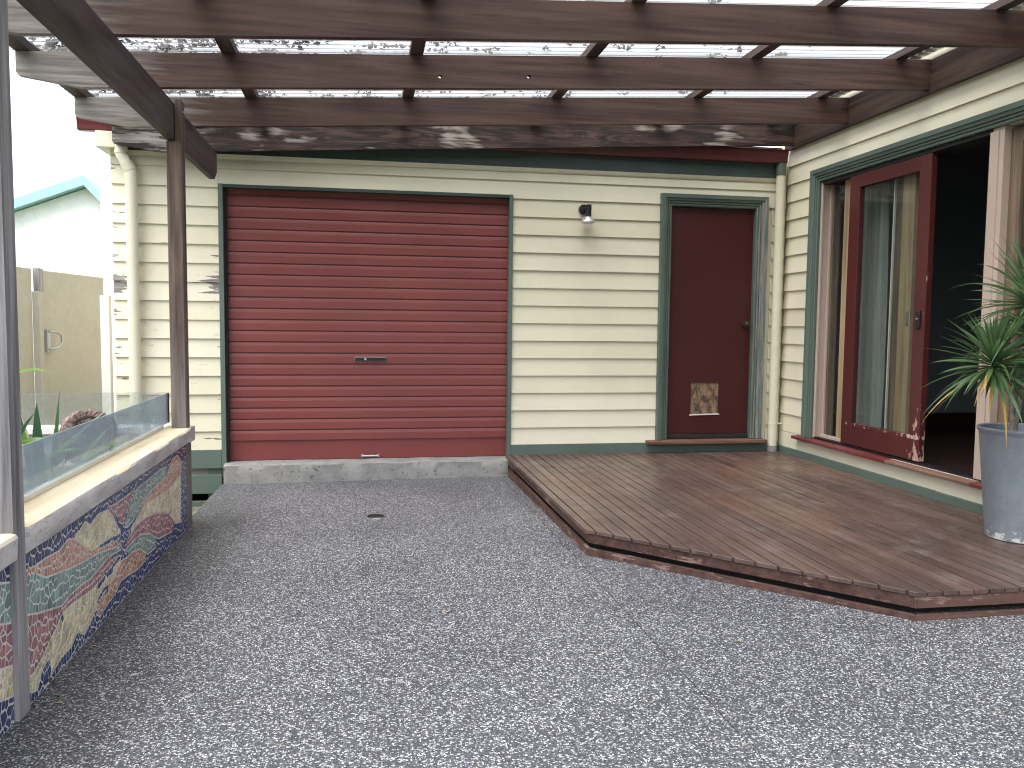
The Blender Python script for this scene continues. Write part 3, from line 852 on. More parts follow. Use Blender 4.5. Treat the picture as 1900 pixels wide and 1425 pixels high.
# leaf litter lying on the sheets, thick on the low side
mb = MB()
rr = random.Random(3)
for c in range(620):
    x = -1.95 + 5.6 * rr.random() ** 1.55
    if rr.random() < max(0, (x - 1.2) / 2.8): continue
    if rr.random() < .62: 
        yb = rr.choice((5.13, 6.09, 4.24, 6.92)); y = yb + rr.uniform(-.02, .30) * (1 if rr.random() < .75 else -.4)
    else: y = rr.uniform(2.2, 6.95)
    dens = (26 if x < .2 else 7)
    sx, sy = rr.uniform(.02, .10 if x < .3 else .05), rr.uniform(.008, .03)
    for i in range(rr.randint(2, dens)):
        px, py = x + rr.gauss(0, sx), y + rr.gauss(0, sy)
        if not 1.8 < py < 6.98 or not -1.97 < px < 3.7: continue
        zz = jz(px) + .263 + rr.uniform(0, .012)
        r = rr.uniform(.006, .017); a = rr.uniform(0, 6.3)
        m_ = 5; vs = []
        for q in range(m_):
            b = a + q * 2 * math.pi / m_; q_ = r * rr.uniform(.6, 1.2)
            vs.append((px + q_ * math.cos(b) * 1.4, py + q_ * math.sin(b), zz + rr.uniform(-.006, .020)))
        mb.add(vs, [tuple(range(m_))])
lit = build('leaf_litter', mb, mt['litter'], loc=(0, 5, 1.7))
tag(lit, 'dead leaves scattered over the clear corrugated pergola roof', 'leaf litter', kind='stuff')

# ================================================================== DECK
ZD = -1.145
deck = root('deck', (2.5, 5.2, -1.30), 'low stained timber deck with angled front corner in front of the doors', 'deck')
C2, C3 = (1.225, 4.42), (2.362, 3.155)
def front(x, o=0.):
    if x <= C2[0]: return C2[1] + o
    if x < C3[0]: return C2[1] + (x - C2[0]) * (C3[1] - C2[1]) / (C3[0] - C2[0]) + o
    return C3[1] + o
x = 1.218
first = True
while x < 3.765:
    b = min(x + (.052 if first else .0765), 3.772); a = x
    bb_ = b - .0078
    dz = random.uniform(-.0012, .0012); jit = random.uniform(-.004, .004)
    pl = [(a, front(a) + jit), (bb_, front(bb_) + jit), (bb_, 7.083), (a, 7.083)]
    if a < C3[0] < bb_: pl.insert(1, (C3[0], C3[1] + jit))
    build('deck_board', MB().prism(pl, 'z', ZD - .021 + dz, ZD + dz), mt['deck'], deck, bevel=.0016, seg=1)
    x = b; first = False
def fascia(p, q, z0, z1, off=.012, t=.022, e0=0., e1=0., fn=None, mat=None):
    p, q = Vector(p), Vector(q); d = (q - p).normalized(); n_ = Vector((-d.y, d.x))
    p = p - d * e0; q = q + d * e1
    a, b, c, e = p + n_ * off, q + n_ * off, q + n_ * (off + t), p + n_ * (off + t)
    mb = MB().prism([tuple(a), tuple(b), tuple(c), tuple(e)], 'z', 0, 1)
    mb.v = [(X, Y, (z1 if Z else (fn(X, Y) if fn else z0))) for X, Y, Z in mb.v]
    return build('fascia_board', mb, mat or mt['fascia'], deck, bevel=.003)
mfa_y = wood('deck fascia timber along side', 'y', (.052, .028, .024), (.125, .066, .055), post=fasc, grain=45., along=2., b=.5)
A0 = (1.218, 7.02)
for (p, q, mm) in ((A0, C2, mfa_y), (C2, C3, mt['fascia']), (C3, (3.77, 3.135), mt['fascia'])):
    fascia(p, q, ZD - .076, ZD - .022, .010, mat=mm)
    fascia(p, q, 0, ZD - .103, .004, fn=lambda X, Y: gz(X, Y) - .01, mat=mm)
mb = MB().prism([(1.30, 7.0), (1.30, 4.5), (2.41, 3.27), (3.74, 3.25), (3.74, 7.0)], 'z', -1.34, -1.168)
build('deck_shade_core', mb, mt['rubber_shade'], deck)  # solid near-black core paints the shade between and below the boards

# ================================================================== MOSAIC WALL
wall = root('mosaic_wall', (-1.17, 4.2, -1.33), 'low garden wall faced with swirls of broken navy, teal, rose, sand and terracotta tile', 'garden wall')
XM = -1.106
def wp(name, y0, y1):
    return build(name, MB().box(-1.27, XM, y0, y1, -1.40, -.766), mt['grout'], wall)
wp('grout_face', 2.904, 5.456); wp('grout_face', -2.4, 2.810)
build('corner_strip', MB().box(-1.20, XM + .004, 5.567, 5.60, -1.40, -.722), mt['post_grey'], wall)
def cap(y0, y1):
    n = max(3, int((y1 - y0) / .045)); vs, fs = [], []
    pr = [(-1.285, -.770), (-1.092, -.770), (-1.083, -.762), (-1.079, -.725), (-1.077, -.690), (-1.083, -.680), (-1.10, -.676), (-1.285, -.676)]
    for i in range(n + 1):
        y = y0 + (y1 - y0) * i / n
        for j, (a, b) in enumerate(pr):
            e = .003 * mnoise.noise((y * 2.6, j * 3.1, 2.)) + .0013 * mnoise.noise((y * 15, j * 1.7, 5.))
            vs.append((a + (1.2 * e if 0 < j < 7 else 0), y, b + (2. * e if 0 < j < 3 else .4 * e)))
    L = len(pr)
    for i in range(n):
        for j in range(L): fs.append((i * L + j, i * L + (j + 1) % L, (i + 1) * L + (j + 1) % L, (i + 1) * L + j))
    fs += [tuple(range(L)), tuple(range(n * L + L - 1, n * L - 1, -1))]
    return build('cap', MB().add(vs, fs), mt['cap'], wall, smooth=True)
cap(2.904, 5.455); cap(-2.4, 2.810)
build('cap', MB().box(-1.285, -1.192, 5.456, 5.60, -.768, -.677).box(-1.0985, -1.077, 5.456, 5.60, -.768, -.677).box(-1.192, -1.0985, 5.567, 5.60, -.768, -.677), mt['cap'], wall)
REGIONS = [
 ('cream', [(3.38, -0.84), (3.47, -0.83), (3.53, -0.81), (3.59, -0.84), (3.7, -0.82), (3.83, -0.83), (3.91, -0.88), (3.97, -0.94), (4.02, -0.98), (3.84, -0.96), (3.68, -0.95), (3.61, -0.95), (3.52, -0.91), (3.45, -0.87)]),
 ('terra', [(2.9, -0.83), (3.01, -0.84), (3.1, -0.84), (3.24, -0.85), (3.34, -0.83), (3.45, -0.87), (3.61, -0.95), (3.76, -0.97), (3.96, -0.99), (4.03, -1.01), (3.97, -1.03), (3.79, -1.0), (3.66, -0.98), (3.54, -0.97), (3.36, -0.95), (3.24, -0.93), (3.11, -0.91), (3.0, -0.86), (2.9, -0.84)]),
 ('teal', [(2.9, -0.84), (3.0, -0.86), (3.11, -0.91), (3.24, -0.93), (3.36, -0.95), (3.54, -0.97), (3.66, -0.99), (3.79, -1.0), (4.01, -1.03), (4.04, -1.06), (3.84, -1.04), (3.7, -1.05), (3.58, -1.06), (3.46, -1.05), (3.35, -1.05), (3.25, -1.06), (3.16, -1.04), (3.03, -1.01), (2.89, -0.97)]),
 ('rose', [(2.89, -0.97), (3.03, -1.01), (3.16, -1.04), (3.25, -1.06), (3.35, -1.06), (3.46, -1.05), (3.58, -1.06), (3.7, -1.06), (3.84, -1.05), (3.99, -1.07), (3.89, -1.09), (3.78, -1.1), (3.67, -1.11), (3.57, -1.11), (3.46, -1.1), (3.35, -1.09), (3.26, -1.09), (3.19, -1.12), (3.11, -1.15), (3.04, -1.18), (2.96, -1.2), (2.88, -1.18)]),
 ('cream', [(2.88, -1.18), (2.96, -1.2), (3.04, -1.18), (3.12, -1.15), (3.2, -1.12), (3.27, -1.1), (3.35, -1.09), (3.46, -1.1), (3.57, -1.11), (3.68, -1.12), (3.83, -1.11), (3.99, -1.1), (4.0, -1.14), (3.88, -1.16), (3.75, -1.15), (3.67, -1.17), (3.64, -1.21), (3.56, -1.24), (3.49, -1.26), (3.41, -1.22), (3.34, -1.25), (3.22, -1.25), (3.14, -1.27), (3.11, -1.2), (3.05, -1.22), (3.0, -1.27), (2.87, -1.23)]),
 ('terra', [(4.01, -1.11), (4.1, -1.12), (4.2, -1.12), (4.33, -1.14), (4.44, -1.19), (4.44, -1.23), (4.29, -1.23), (4.12, -1.21), (4.0, -1.2), (3.91, -1.23), (3.79, -1.24), (3.69, -1.26), (3.64, -1.23), (3.64, -1.2), (3.75, -1.17), (3.88, -1.16)]),
 ('teal', [(4.05, -1.08), (4.2, -1.07), (4.34, -1.07), (4.52, -1.11), (4.66, -1.17), (4.65, -1.22), (4.48, -1.21), (4.4, -1.17), (4.26, -1.13), (4.13, -1.11)]),
 ('rose', [(4.11, -1.04), (4.27, -1.01), (4.45, -1.01), (4.69, -1.04), (4.95, -1.1), (5.09, -1.18), (5.04, -1.23), (4.72, -1.19), (4.56, -1.13), (4.37, -1.08), (4.2, -1.07), (4.09, -1.07)]),
 ('cream', [(4.09, -1.02), (4.28, -0.98), (4.46, -0.94), (4.74, -0.96), (5.01, -0.97), (5.29, -0.94), (5.28, -1.23), (5.11, -1.2), (4.98, -1.1), (4.69, -1.03), (4.46, -1.01), (4.27, -1.01)]),
 ('terra', [(4.35, -0.96), (4.5, -0.9), (4.75, -0.89), (4.92, -0.88), (5.07, -0.81), (5.22, -0.81), (5.33, -0.87), (5.29, -0.95), (5.01, -0.97), (4.74, -0.96), (4.5, -0.95)]),
 ('teal', [(4.06, -0.97), (4.15, -0.92), (4.22, -0.85), (4.32, -0.83), (4.51, -0.83), (4.79, -0.82), (4.93, -0.83), (4.92, -0.88), (4.75, -0.89), (4.5, -0.9), (4.35, -0.96), (4.14, -0.98)]),
 ('rose', [(3.83, -0.82), (3.94, -0.83), (4.06, -0.83), (4.22, -0.83), (4.29, -0.81), (4.24, -0.86), (4.15, -0.91), (4.06, -0.95), (3.96, -0.91), (3.88, -0.86)]),
 ('navy', [(4.0, -0.96), (4.05, -0.99), (4.08, -1.02), (4.1, -1.06), (4.07, -1.09), (4.01, -1.09), (3.99, -1.07), (4.0, -1.04), (3.97, -1.0)]),
]

def inside(p, poly):
    c = False; j = len(poly) - 1
    for i in range(len(poly)):
        (xi, yi), (xj, yj) = poly[i], poly[j]
        if (yi > p[1]) != (yj > p[1]) and p[0] < (xj - xi) * (p[1] - yi) / (yj - yi + 1e-12) + xi: c = not c
        j = i
    return c
def colour(y, z):
    if y > 2.85:
        c = 'navy'
        for n_, pl in REGIONS:
            if inside((y, z), pl): c = n_
        return {'cream': 'creamt'}.get(c, c)
    t = z + .045 * math.sin(y * 7.)
    for lim, c in ((-.80, 'navy'), (-.93, 'teal'), (-1.07, 'rose'), (-1.17, 'creamt')):
        if t > lim: return c
    return 'navy'
def clip(poly, m_, n_):
    out = []
    for i in range(len(poly)):
        a, b = poly[i], poly[(i + 1) % len(poly)]
        da = (a[0] - m_[0]) * n_[0] + (a[1] - m_[1]) * n_[1]
        db = (b[0] - m_[0]) * n_[0] + (b[1] - m_[1]) * n_[1]
        if da <= 0: out.append(a)
        if (da < 0 < db) or (db < 0 < da):
            t = da / (da - db); out.append((a[0] + (b[0] - a[0]) * t, a[1] + (b[1] - a[1]) * t))
    return out
rt = random.Random(11)
ZT = -.770
def edge_pts():
    """pairs of points either side of every line where the tile colour changes"""
    out = []
    segs = []
    for _, pl in REGIONS:
        for i in range(len(pl)): segs.append((pl[i], pl[(i + 1) % len(pl)]))
    for lim in (-.80, -.93, -1.07, -1.17):
        ys_ = [1.6 + .05 * k for k in range(25)]
        for a_, b_ in zip(ys_, ys_[1:]): segs.append(((a_, lim - .045 * math.sin(a_ * 7.)), (b_, lim - .045 * math.sin(b_ * 7.))))
    for p, q in segs:
        L = math.hypot(q[0] - p[0], q[1] - p[1])
        if L < 1e-4: continue
        nx, nz = -(q[1] - p[1]) / L, (q[0] - p[0]) / L
        m_ = max(1, round(L / .029))
        for k in range(m_):
            t = (k + .5 + rt.uniform(-.2, .2)) / m_
            c = (p[0] + (q[0] - p[0]) * t, p[1] + (q[1] - p[1]) * t)
            A = (c[0] + nx * .0105, c[1] + nz * .0105); B = (c[0] - nx * .0105, c[1] - nz * .0105)
            if colour(*A) != colour(*B) and all(math.hypot(o[0] - c[0], o[1] - c[1]) > .019 for o, _, _ in out): out.append((c, A, B))
    return out
EP = edge_pts()
tiles = []
for (ya, yb) in ((2.908, 5.450), (1.6, 2.806)):
    seeds = []
    for c, A, B in EP:
        if ya < c[0] < yb: seeds += [A, B]
    sp = .036
    ny, nz = int((yb - ya) / sp), int(.56 / (sp * 1.12))
    for i in range(ny):
        for j in range(nz):
            s_ = (ya + (i + .5 + rt.uniform(-.52, .52)) * (yb - ya) / ny, -1.325 + (j + .5 + rt.uniform(-.52, .52)) * .56 / nz)
            if all(abs(c[0] - s_[0]) > .024 or math.hypot(c[0] - s_[0], c[1] - s_[1]) > .024 for c, _, _ in EP): seeds.append(s_)
    cols = [colour(*s_) for s_ in seeds]
    grid = {}
    for i, s_ in enumerate(seeds): grid.setdefault((int(s_[0] / .1), int(s_[1] / .1)), []).append(i)
    for i, s_ in enumerate(seeds):
        zb = gz(-1.1, s_[0]) + .004
        poly = [(ya, zb), (yb, zb), (yb, ZT), (ya, ZT)]
        gi, gj = int(s_[0] / .1), int(s_[1] / .1)
        near = [k for a_ in (-1, 0, 1) for b_ in (-1, 0, 1) for k in grid.get((gi + a_, gj + b_), ()) if k != i]
        near.sort(key=lambda k: (seeds[k][0] - s_[0]) ** 2 + (seeds[k][1] - s_[1]) ** 2)
        for k in near[:26]:
            t = seeds[k]
            dy, dz = t[0] - s_[0], t[1] - s_[1]
            L = math.hypot(dy, dz)
            if L < 1e-6: continue
            g = .0033 + .0012 * ((i * 7 + k * 7) % 5) / 4
            poly = clip(poly, (s_[0] + dy / 2 - dy / L * g, s_[1] + dz / 2 - dz / L * g), (dy, dz))
            if len(poly) < 3: break
        if len(poly) >= 3:
            area = .5 * abs(sum(poly[q][0] * poly[(q + 1) % len(poly)][1] - poly[(q + 1) % len(poly)][0] * poly[q][1] for q in range(len(poly))))
            if area > 2.5e-5: tiles.append((s_[0], poly, cols[i], area))
order = sorted(tiles, key=lambda t: (t[0] < 2.62, t[0] - 40 * t[3]))
CN = ['navy', 'terra', 'teal', 'rose', 'creamt']
def tile_prism(mb, poly, r):
    n = len(poly)
    t0 = XM + .0016 + r.uniform(0, .0005)
    ty, tz = r.uniform(-.014, .014), r.uniform(-.02, .02)
    cy = sum(p[0] for p in poly) / n; cz = sum(p[1] for p in poly) / n
    f = lambda p: t0 + (p[0] - cy) * ty + (p[1] - cz) * tz
    vs = [(XM - .001, p[0], p[1]) for p in poly] + [(f(p) - .0003, p[0], p[1]) for p in poly] + \
         [(f(p), p[0] + (cy - p[0]) * .05, p[1] + (cz - p[1]) * .05) for p in poly]
    fs = [tuple(range(2 * n, 3 * n))]
    for a in (0, n):
        fs += [(a + i, a + (i + 1) % n, a + n + (i + 1) % n, a + n + i) for i in range(n)]
    mb.add(vs, fs)
for y_, poly, c, ar in order[:295]:
    mb = MB(); tile_prism(mb, poly, rt)
    build('tile', mb, mt[c], wall)
mb = MB()
for y_, poly, c, ar in order[295:]:
    mb.k = CN.index(c); tile_prism(mb, poly, rt)
rest = build('small_tiles', mb, [mt[c] for c in CN], wall); rest['kind'] = 'stuff'
# back and far sides of the raised bed
bedw = root('planter_wall', (-2.2, 5.67, -1.53), 'low white capped wall closing the far side of the raised garden bed', 'garden wall')
build('wall_face', MB().box(-3.1, -1.275, 5.605, 5.735, -1.53, -.725), mt['cap'], bedw)
build('cap', MB().box(-3.1, -1.20, 5.585, 5.745, -.724, -.680), mt['white'], bedw, bevel=.006)
tag(build('garden_bed', MB().box(-3.15, -1.27, -2.4, 5.604, -1.45, -.93), mt['soil']), kind='structure')

# glass panels standing on the walls
g1 = root('glass_panel', (-1.25, 4.2, -.676), 'long hazed glass panel on the mosaic wall with a green blue tint', 'glass panel')
build('pane', MB().box(-1.256, -1.246, 2.92, 5.64, -.660, -.470), mt['frost'], g1)
build('rail', MB().box(-1.262, -1.232, 2.906, 5.45, -.676, -.655), mt['white'], g1, bevel=.003)
build('edge_strip', MB().box(-1.258, -1.243, 5.63, 5.655, -.66, -.468), mt['black'], g1)
g2 = root('glass_panel', (-2.2, 5.67, -.68), 'clear glass panel along the far wall of the raised bed', 'glass panel')
build('pane', MB().box(-3.05, -1.262, 5.66, 5.668, -.674, -.466), mt['clear'], g2)
g3 = root('glass_panel', (-1.25, 1.8, -.676), 'hazed glass panel on the near side of the close post', 'glass panel')
build('pane', MB().box(-1.256, -1.246, .7, 2.79, -.660, -.470), mt['frost'], g3)
build('rail', MB().box(-1.262, -1.232, .7, 2.808, -.676, -.655), mt['white'], g3, bevel=.003)

# ================================================================== BROAD AND STRAPPY LEAVES
def leafstrip(base, d, L, w, droop, n=9, fold=.18, twist=0., broad=False, tipdown=0.):
    """one leaf as a folded tapering strip; returns verts, faces"""
    p = Vector(base); d = Vector(d).normalized()
    vs, fs = [], []
    side0 = d.cross(Vector((0, 0, 1)))
    if side0.length < .1: side0 = Vector((1, 0, 0))
    side = side0.normalized()
    side = Matrix.Rotation(twist, 3, d) @ side
    for i in range(n + 1):
        t = i / n
        if broad: ww = w * math.sin(math.pi * min(1, .08 + t * .92)) ** .8
        else: ww = w * (.55 + 1.8 * t * (1 - t)) * (1 - t ** 3.2)
        ww = max(ww, .0006)
        up = side.cross(d).normalized()
        vs += [p - side * ww / 2 + up * ww * fold, p.copy(), p + side * ww / 2 + up * ww * fold]
        step = L / n
        d = (d + Vector((0, 0, -1)) * droop * step * (1 + tipdown * t)).normalized()
        side = (side - d * side.dot(d)).normalized()
        p = p + d * step
    for i in range(n):
        a = i * 3
        fs += [(a, a + 1, a + 4, a + 3), (a + 1, a + 2, a + 5, a + 4)]
    return vs, fs
def add_leaf(parent, *a, mat='leaf', **k):
    vs, fs = leafstrip(*a, **k)
    o = build('leaf', MB().add(vs, fs), mt[mat], parent, smooth=True)
    return o

# potted dragon tree
pot = root('plant_pot', (3.53, 3.93, ZD), 'tall tapered galvanised metal pot on the deck beside the wall', 'pot')
pr = [(0, ZD + .012), (.150, ZD + .012), (.155, ZD), (.163, ZD + .004), (.166, ZD + .03), (.216, -.575), (.221, -.560), (.228, -.552), (.229, -.541), (.223, -.535), (.214, -.541), (.211, -.56), (.20, -.70)]
pp = build('pot_body', MB().lathe((3.548, 3.93, 0), pr, 64), mt['galv'], pot, smooth=True)
build('soil', MB().lathe((3.548, 3.93, 0), [(0, -.640), (.12, -.645), (.203, -.655)], 32), mt['soil'], pot)
dt = root('dragon_tree', (3.50, 3.92, -.645), 'spiky leaved dragon tree with some yellow leaves growing in the galvanised pot', 'plant')
rl = random.Random(5)
HE = [((3.225, 3.80, -.185), (-.15, -.25, .75), 140, .40, .9), ((3.455, 3.82, .130), (-.15, -.2, .8), 118, .50, .7), ((3.46, 3.78, -.06), (.05, -.25, .8), 66, .38, .9), ((3.66, 3.98, .05), (.2, -.05, .8), 36, .36, 1.)]
roots_ = [(3.455, 3.90), (3.52, 3.87), (3.50, 3.96), (3.58, 3.93)]
mids = [(3.43, 3.90, -.36), (3.55, 3.88, -.25), (3.49, 3.90, -.35), (3.62, 3.96, -.3)]
for (c, ax, n_, L, dr_), rb, md in zip(HE, roots_, mids):
    c = Vector(c); ax = Vector(ax).normalized()
    pts = [(rb[0], rb[1], -.66), ((rb[0] + md[0]) / 2, (rb[1] + md[1]) / 2, -.5), md, tuple((Vector(md) + c) / 2 - Vector((0, 0, .02))), tuple(c - ax * .02)]
    build('cane', MB().tube(pts, [.014, .0125, .0115, .011, .010], 10), mt['stem'], dt, smooth=True)
    for i in range(n_):
        t = (i + .5) / n_                      # 0 lowest/oldest ... 1 top
        az = i * 2.39996 + rl.uniform(-.5, .5)
        el = math.radians(-34 + 112 * t ** 1.05 + rl.uniform(-15, 15))
        d = Vector((math.cos(az) * math.cos(el), math.sin(az) * math.cos(el), math.sin(el)))
        d = (d + ax * .15).normalized()
        b = c + ax * (.07 * (t - .5))
        ln = L * rl.uniform(.60, 1.15) * (1 - .28 * t)
        if b.x + d.x * ln > 3.76: ln = max(.1, min(ln, (3.76 - b.x) / max(d.x, .01)))
        old = t < .10 and rl.random() < .12
        add_leaf(dt, b, d, ln, rl.uniform(.018, .027), dr_ * rl.uniform(.3, 2.5) * (1.6 if old else 1.), mat='leafy' if old else 'leaf', twist=rl.uniform(-.5, .5), tipdown=rl.uniform(0, 1.6))
# hanging yellow leaves picked out in the picture
for b, d, L in (((3.20, 3.79, -.23), (-.55, -.1, -.45), .20), ((3.23, 3.80, -.24), (-.25, -.2, -.7), .24), ((3.46, 3.80, -.08), (-.45, -.3, .45), .20)):
    add_leaf(dt, b, d, L, .016, 6., mat='leafy')

# plants in the raised bed
pa = root('bed_plant', (-1.50, 4.3, -.93), 'clump of upright strappy leaves in the raised bed in front of the cut stump', 'plant')
for b, d, L, w_, dr_, mm in (((-1.53, 4.28, -.93), (-.02, 0, 1), .53, .055, .15, 'leafdark'), ((-1.555, 4.24, -.93), (-.10, .02, 1), .50, .042, .3, 'leafdark'),
        ((-1.50, 4.3, -.93), (.10, .0, 1), .59, .030, -.15, 'leaf'), ((-1.47, 4.28, -.68), (.50, .50, .68), .36, .036, .5, 'leaf'), ((-1.52, 4.3, -.72), (.55, -.05, .75), .27, .07, 2.4, 'leafbright'), ((-1.50, 4.2, -.66), (.8, .0, .35), .20, .06, 2., 'leafbright'), ((-1.56, 4.2, -.66), (-.2, .0, .9), .24, .06, 1.5, 'leafbright'),
        ((-1.56, 4.36, -.9), (.55, .05, .8), .50, .05, 1.6, 'leafbright'), ((-1.60, 4.30, -.93), (-.45, .1, .8), .45, .05, 2., 'leafdark'),
        ((-1.47, 4.40, -.9), (.3, .3, .9), .42, .045, 1.4, 'leafbright'), ((-1.60, 4.4, -.93), (-.2, .3, .9), .5, .04, .9, 'leaf'), ((-1.45, 4.2, -.93), (.35, -.5, .8), .40, .035, 2.4, 'leaf')):
    add_leaf(pa, b, d, L, w_, dr_, mat=mm, broad=w_ > .038, fold=.25, n=12)
pb = root('bed_plant', (-1.62, 4.05, -.93), 'broad leaved plant with a drooping pale leaf beside the close post', 'plant')
build('stem', MB().tube([(-1.60, 4.05, -.94), (-1.58, 4.05, -.6), (-1.565, 4.05, -.38)], .012, 8), mt['leafdark'], pb, smooth=True)
for b, d, L, w_, dr_, mm in (((-1.565, 4.05, -.26), (.75, 0, .45), .17, .05, 5., 'leafbright'), ((-1.57, 4.05, -.52), (.22, 0, 1), .22, .045, .3, 'leafbright'),
        ((-1.60, 4.05, -.60), (-.1, .0, 1), .36, .06, .5, 'leafdark'), ((-1.60, 4.05, -.7), (.30, .1, .9), .30, .10, 1.5, 'leafdark'), ((-1.62, 4.0, -.62), (.25, -.1, .9), .25, .09, 3., 'leafdark'),
        ((-1.58, 4.05, -.45), (-.5, .1, .7), .25, .06, 2., 'leaf'), ((-1.60, 4.05, -.60), (.5, -.1, .35), .24, .085, 3.5, 'leafbright'), ((-1.57, 4.05, -.60), (.0, .0, 1), .36, .03, .0, 'leafdark')):
    add_leaf(pb, b, d, L, w_, dr_, mat=mm, broad=True, fold=.2, n=12)
for k, (bx, by, s_) in enumerate(((-1.48, 3.5, 1.), (-1.55, 3.15, .9), (-1.75, 4.9, 1.1))):
    pc = root('bed_plant', (bx, by, -.93), ('leafy clump behind the hazed glass close to the near post', 'low leafy clump hidden behind the near end of the hazed glass', 'low leafy clump at the back of the raised bed by the far glass')[k], 'plant')
    for i in range(16):
        a = i * 2.4; e = rl.uniform(.5, 1.3)
        add_leaf(pc, (bx + .03 * math.cos(a), by + .03 * math.sin(a), -.93), (math.cos(a) * math.cos(e), math.sin(a) * math.cos(e), math.sin(e)), rl.uniform(.2, .40) * s_ * (.85 if k < 2 else 1), rl.uniform(.03, .06), rl.uniform(1.5, 4.), mat=rl.choice(('leaf', 'leafdark', 'leafbright')), broad=True, n=7)

# cut stump lying in the bed
st = root('tree_stump', (-1.47, 4.8, -.93), 'rough hollow tree fern stump lying in the raised bed behind the glass', 'stump')
axs = Vector((.30, -.78, .32)).normalized()
cen = Vector((-1.425, 4.66, -.575))
u_ = axs.cross(Vector((0, 0, 1))).normalized(); v_ = u_.cross(axs).normalized()
vs, fs = [], []
rings = [(0., .045), (.0, .085), (.004, .118), (-.02, .132), (-.08, .138), (-.18, .140), (-.32, .135), (-.42, .12)]
nn = 56
for i, (h, r) in enumerate(rings):
    for k in range(nn):
        a = 2 * math.pi * k / nn
        rr_ = r * (1 + .10 * mnoise.noise((math.cos(a) * 3, math.sin(a) * 3, i * .9)) + (.09 * mnoise.noise((a * 14, i * 3.1, 1.)) if i > 1 else .04 * mnoise.noise((a * 9, i, 1.))))
        vs.append(cen + axs * (h + .012 * mnoise.noise((a * 6, i * 2., 0))) + (u_ * math.cos(a) + v_ * math.sin(a) * .86) * rr_)
for i in range(len(rings) - 1):
    for k in range(nn): fs.append((i * nn + k, i * nn + (k + 1) % nn, (i + 1) * nn + (k + 1) % nn, (i + 1) * nn + k))
build('bark', MB().add(vs, fs), mt['bark'], st)
vs, fs = [], []
hr = [(.004, .082), (.002, .070), (-.014, .060), (.0, .052), (-.02, .042), (-.05, .030), (-.07, .0)]
for i, (h, r) in enumerate(hr):
    for k in range(nn):
        a = 2 * math.pi * k / nn
        vs.append(cen + axs * (h + .002) + (u_ * math.cos(a) + v_ * math.sin(a) * .86) * r * (1 + .06 * mnoise.noise((a * 3, i, 4.))))
for i in range(len(hr) - 1):
    for k in range(nn): fs.append((i * nn + k, i * nn + (k + 1) % nn, (i + 1) * nn + (k + 1) % nn, (i + 1) * nn + k))
build('hollow_heart', MB().add(vs, fs), mt['heart'], st)

# ================================================================== DRAIN
dn = root('floor_drain', (.076, 5.59, gz(.076, 5.59)), 'small round floor drain with a pale rim in the pebbled concrete', 'drain')
zg = gz(.076, 5.59) + .004
build('rim', MB().lathe((.076, 5.59, 0), [(.057, zg + .001), (.058, zg + .003), (.0635, zg + .003), (.065, zg - .006)], 40), mt['steel'], dn, smooth=True)
mb = MB().lathe((.076, 5.59, 0), [(.0, zg + .0015), (.057, zg + .0015)], 40)
for i in range(-5, 6):
    h = math.sqrt(max(.0, .054 ** 2 - (i * .009) ** 2))
    mb.box(.076 - h, .076 + h, 5.59 + i * .009 - .0022, 5.59 + i * .009 + .0022, zg + .0016, zg + .0045)
build('grate', mb, mt['rubber_shade'], dn)

# ================================================================== FENCE AND GATE
def slab_between(p, q, z0, z1, t=.06):
    p, q = Vector(p), Vector(q); d = (q - p).normalized(); n_ = Vector((-d.y, d.x)) * t
    return MB().prism([tuple(p), tuple(q), tuple(q + n_), tuple(p + n_)], 'z', z0, z1)
FA, FB, FC = (-3.91, -2.5), (-2.962, 8.20), (-2.755, 9.60)
fn_ = root('garden_fence', (-3.05, 7.2, -1.53), 'beige cement sheet fence panel on the left of the gate', 'fence')
build('panel', slab_between(FA, FB, -1.53, .455), mt['render'], fn_, bevel=.004)
ft = root('garden_gate', (-2.86, 8.9, -1.53), 'beige cement sheet gate with a steel latch handle', 'gate')
build('panel', slab_between((-2.94, 8.34), FC, -1.50, .450), mt['render'], ft, bevel=.004)
mb = MB().box(-2.935, -2.90, 8.36, 8.44, -.30, -.10).tube([(-2.90, 8.41, -.115), (-2.86, 8.47, -.12), (-2.83, 8.52, -.15), (-2.83, 8.53, -.22), (-2.85, 8.49, -.27), (-2.90, 8.41, -.285)], .011, 8)
build('latch', mb, mt['steel'], ft, smooth=True)
fp = root('fence_post', (-2.93, 8.26, -1.53), 'square timber gate post with a bare grey top between fence and gate', 'post')
build('post_shaft', MB().box(-2.965, -2.905, 8.205, 8.30, -1.53, .25), mt['render'], fp, bevel=.004)
build('post_top', MB().box(-2.955, -2.905, 8.215, 8.32, .25, .462), mt['post_grey'], fp, bevel=.004)
fq = root('fence_post', (-2.07, 7.28, -1.53), 'pale painted post hard against the corner of the shed', 'post')
build('post_shaft', MB().box(-2.105, -2.035, 7.22, 7.29, -1.53, .195), mt['white'], fq, bevel=.004)

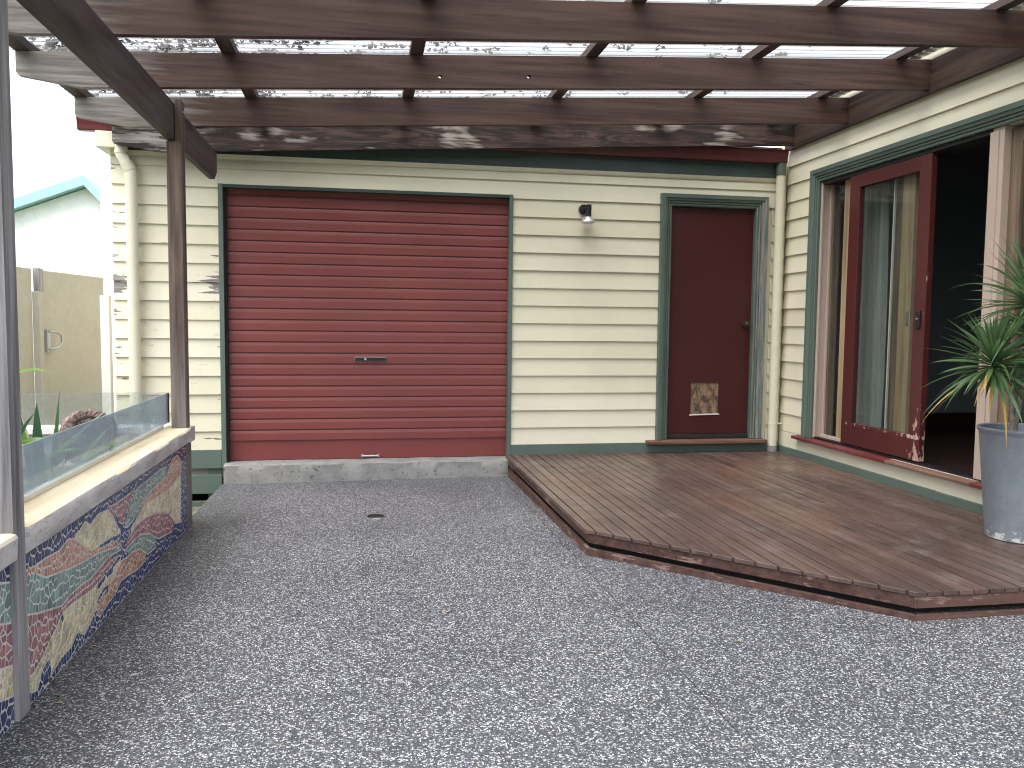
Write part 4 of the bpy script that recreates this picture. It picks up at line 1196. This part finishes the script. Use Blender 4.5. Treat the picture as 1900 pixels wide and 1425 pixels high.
# ================================================================== NEIGHBOURS
nb = root('neighbour_house', (-5.2, 16, -1.5), 'white neighbouring house with a pale teal roof edge beyond the fence', 'house')
build('wall', MB().prism([(-8.0, -1.6), (-3.6, -1.6), (-3.6, 1.36), (-4.27, 2.07), (-8.0, .605)], 'y', 14.2, 20.), mt['whitewall'], nb)
build('roof', MB().prism([(-8.4, .46), (-4.27, 2.085), (-3.3, 1.05), (-3.3, 1.15), (-4.27, 2.20), (-8.4, .58)], 'y', 14.05, 20.3), mt['trimteal'], nb)
build('bargeboard', MB().prism([(-8.4, .45), (-4.27, 2.075), (-4.27, 2.225), (-8.4, .60)], 'y', 13.98, 14.045), mt['trimteal'], nb)
build('bargeboard', MB().prism([(-4.268, 2.075), (-3.3, 1.03), (-3.3, 1.18), (-4.268, 2.225)], 'y', 13.98, 14.045), mt['trimteal'], nb)
nw = root('neighbour_wall', (-2.8, 10.8, -1.5), 'tall white rendered wall seen between the gate and the shed', 'wall')
build('wall_face', MB().box(-3.08, -2.2, 10.7, 11.0, -1.6, 2.4), mt['whitewall'], nw)

# ================================================================== SMALL DEBRIS
mb = MB(); rd_ = random.Random(21)
for k in range(90):
    if k < 34: x, y = -1.10 + abs(rd_.gauss(0, .05)) + .01, rd_.uniform(2.9, 5.6)
    elif k < 56: x, y = 1.20 - abs(rd_.gauss(0, .04)), rd_.uniform(4.6, 6.9)
    elif k < 68: x, y = rd_.uniform(-1.1, 1.2), 6.96 - abs(rd_.gauss(0, .05))
    else: x, y = rd_.uniform(-1.0, 3.0), rd_.uniform(2.3, 6.8)
    if y < 4.5 and x > 1.15 and y > front(x) - .05: continue
    if x > 1.2 and y > 3.1: continue
    z = gz(x, y) + .003; r_ = rd_.uniform(.004, .011); a = rd_.uniform(0, 6.3); ca, sa = math.cos(a), math.sin(a)
    pts = [(-1.8, 0), (-.6, .6), (1., .4), (1.9, 0), (.9, -.5), (-.7, -.45)]
    mb.add([(x + r_ * (p * ca - q * sa), y + r_ * (p * sa + q * ca), z + rd_.uniform(0, .5) * r_) for p, q in pts], [tuple(range(6))])
tag(build('dry_debris', mb, plain('dry leaf scraps', (.30, .22, .14), .8), loc=(0, 5, -1.3)), 'dry leaf scraps scattered along the edges of the paving', 'leaf litter', kind='stuff')
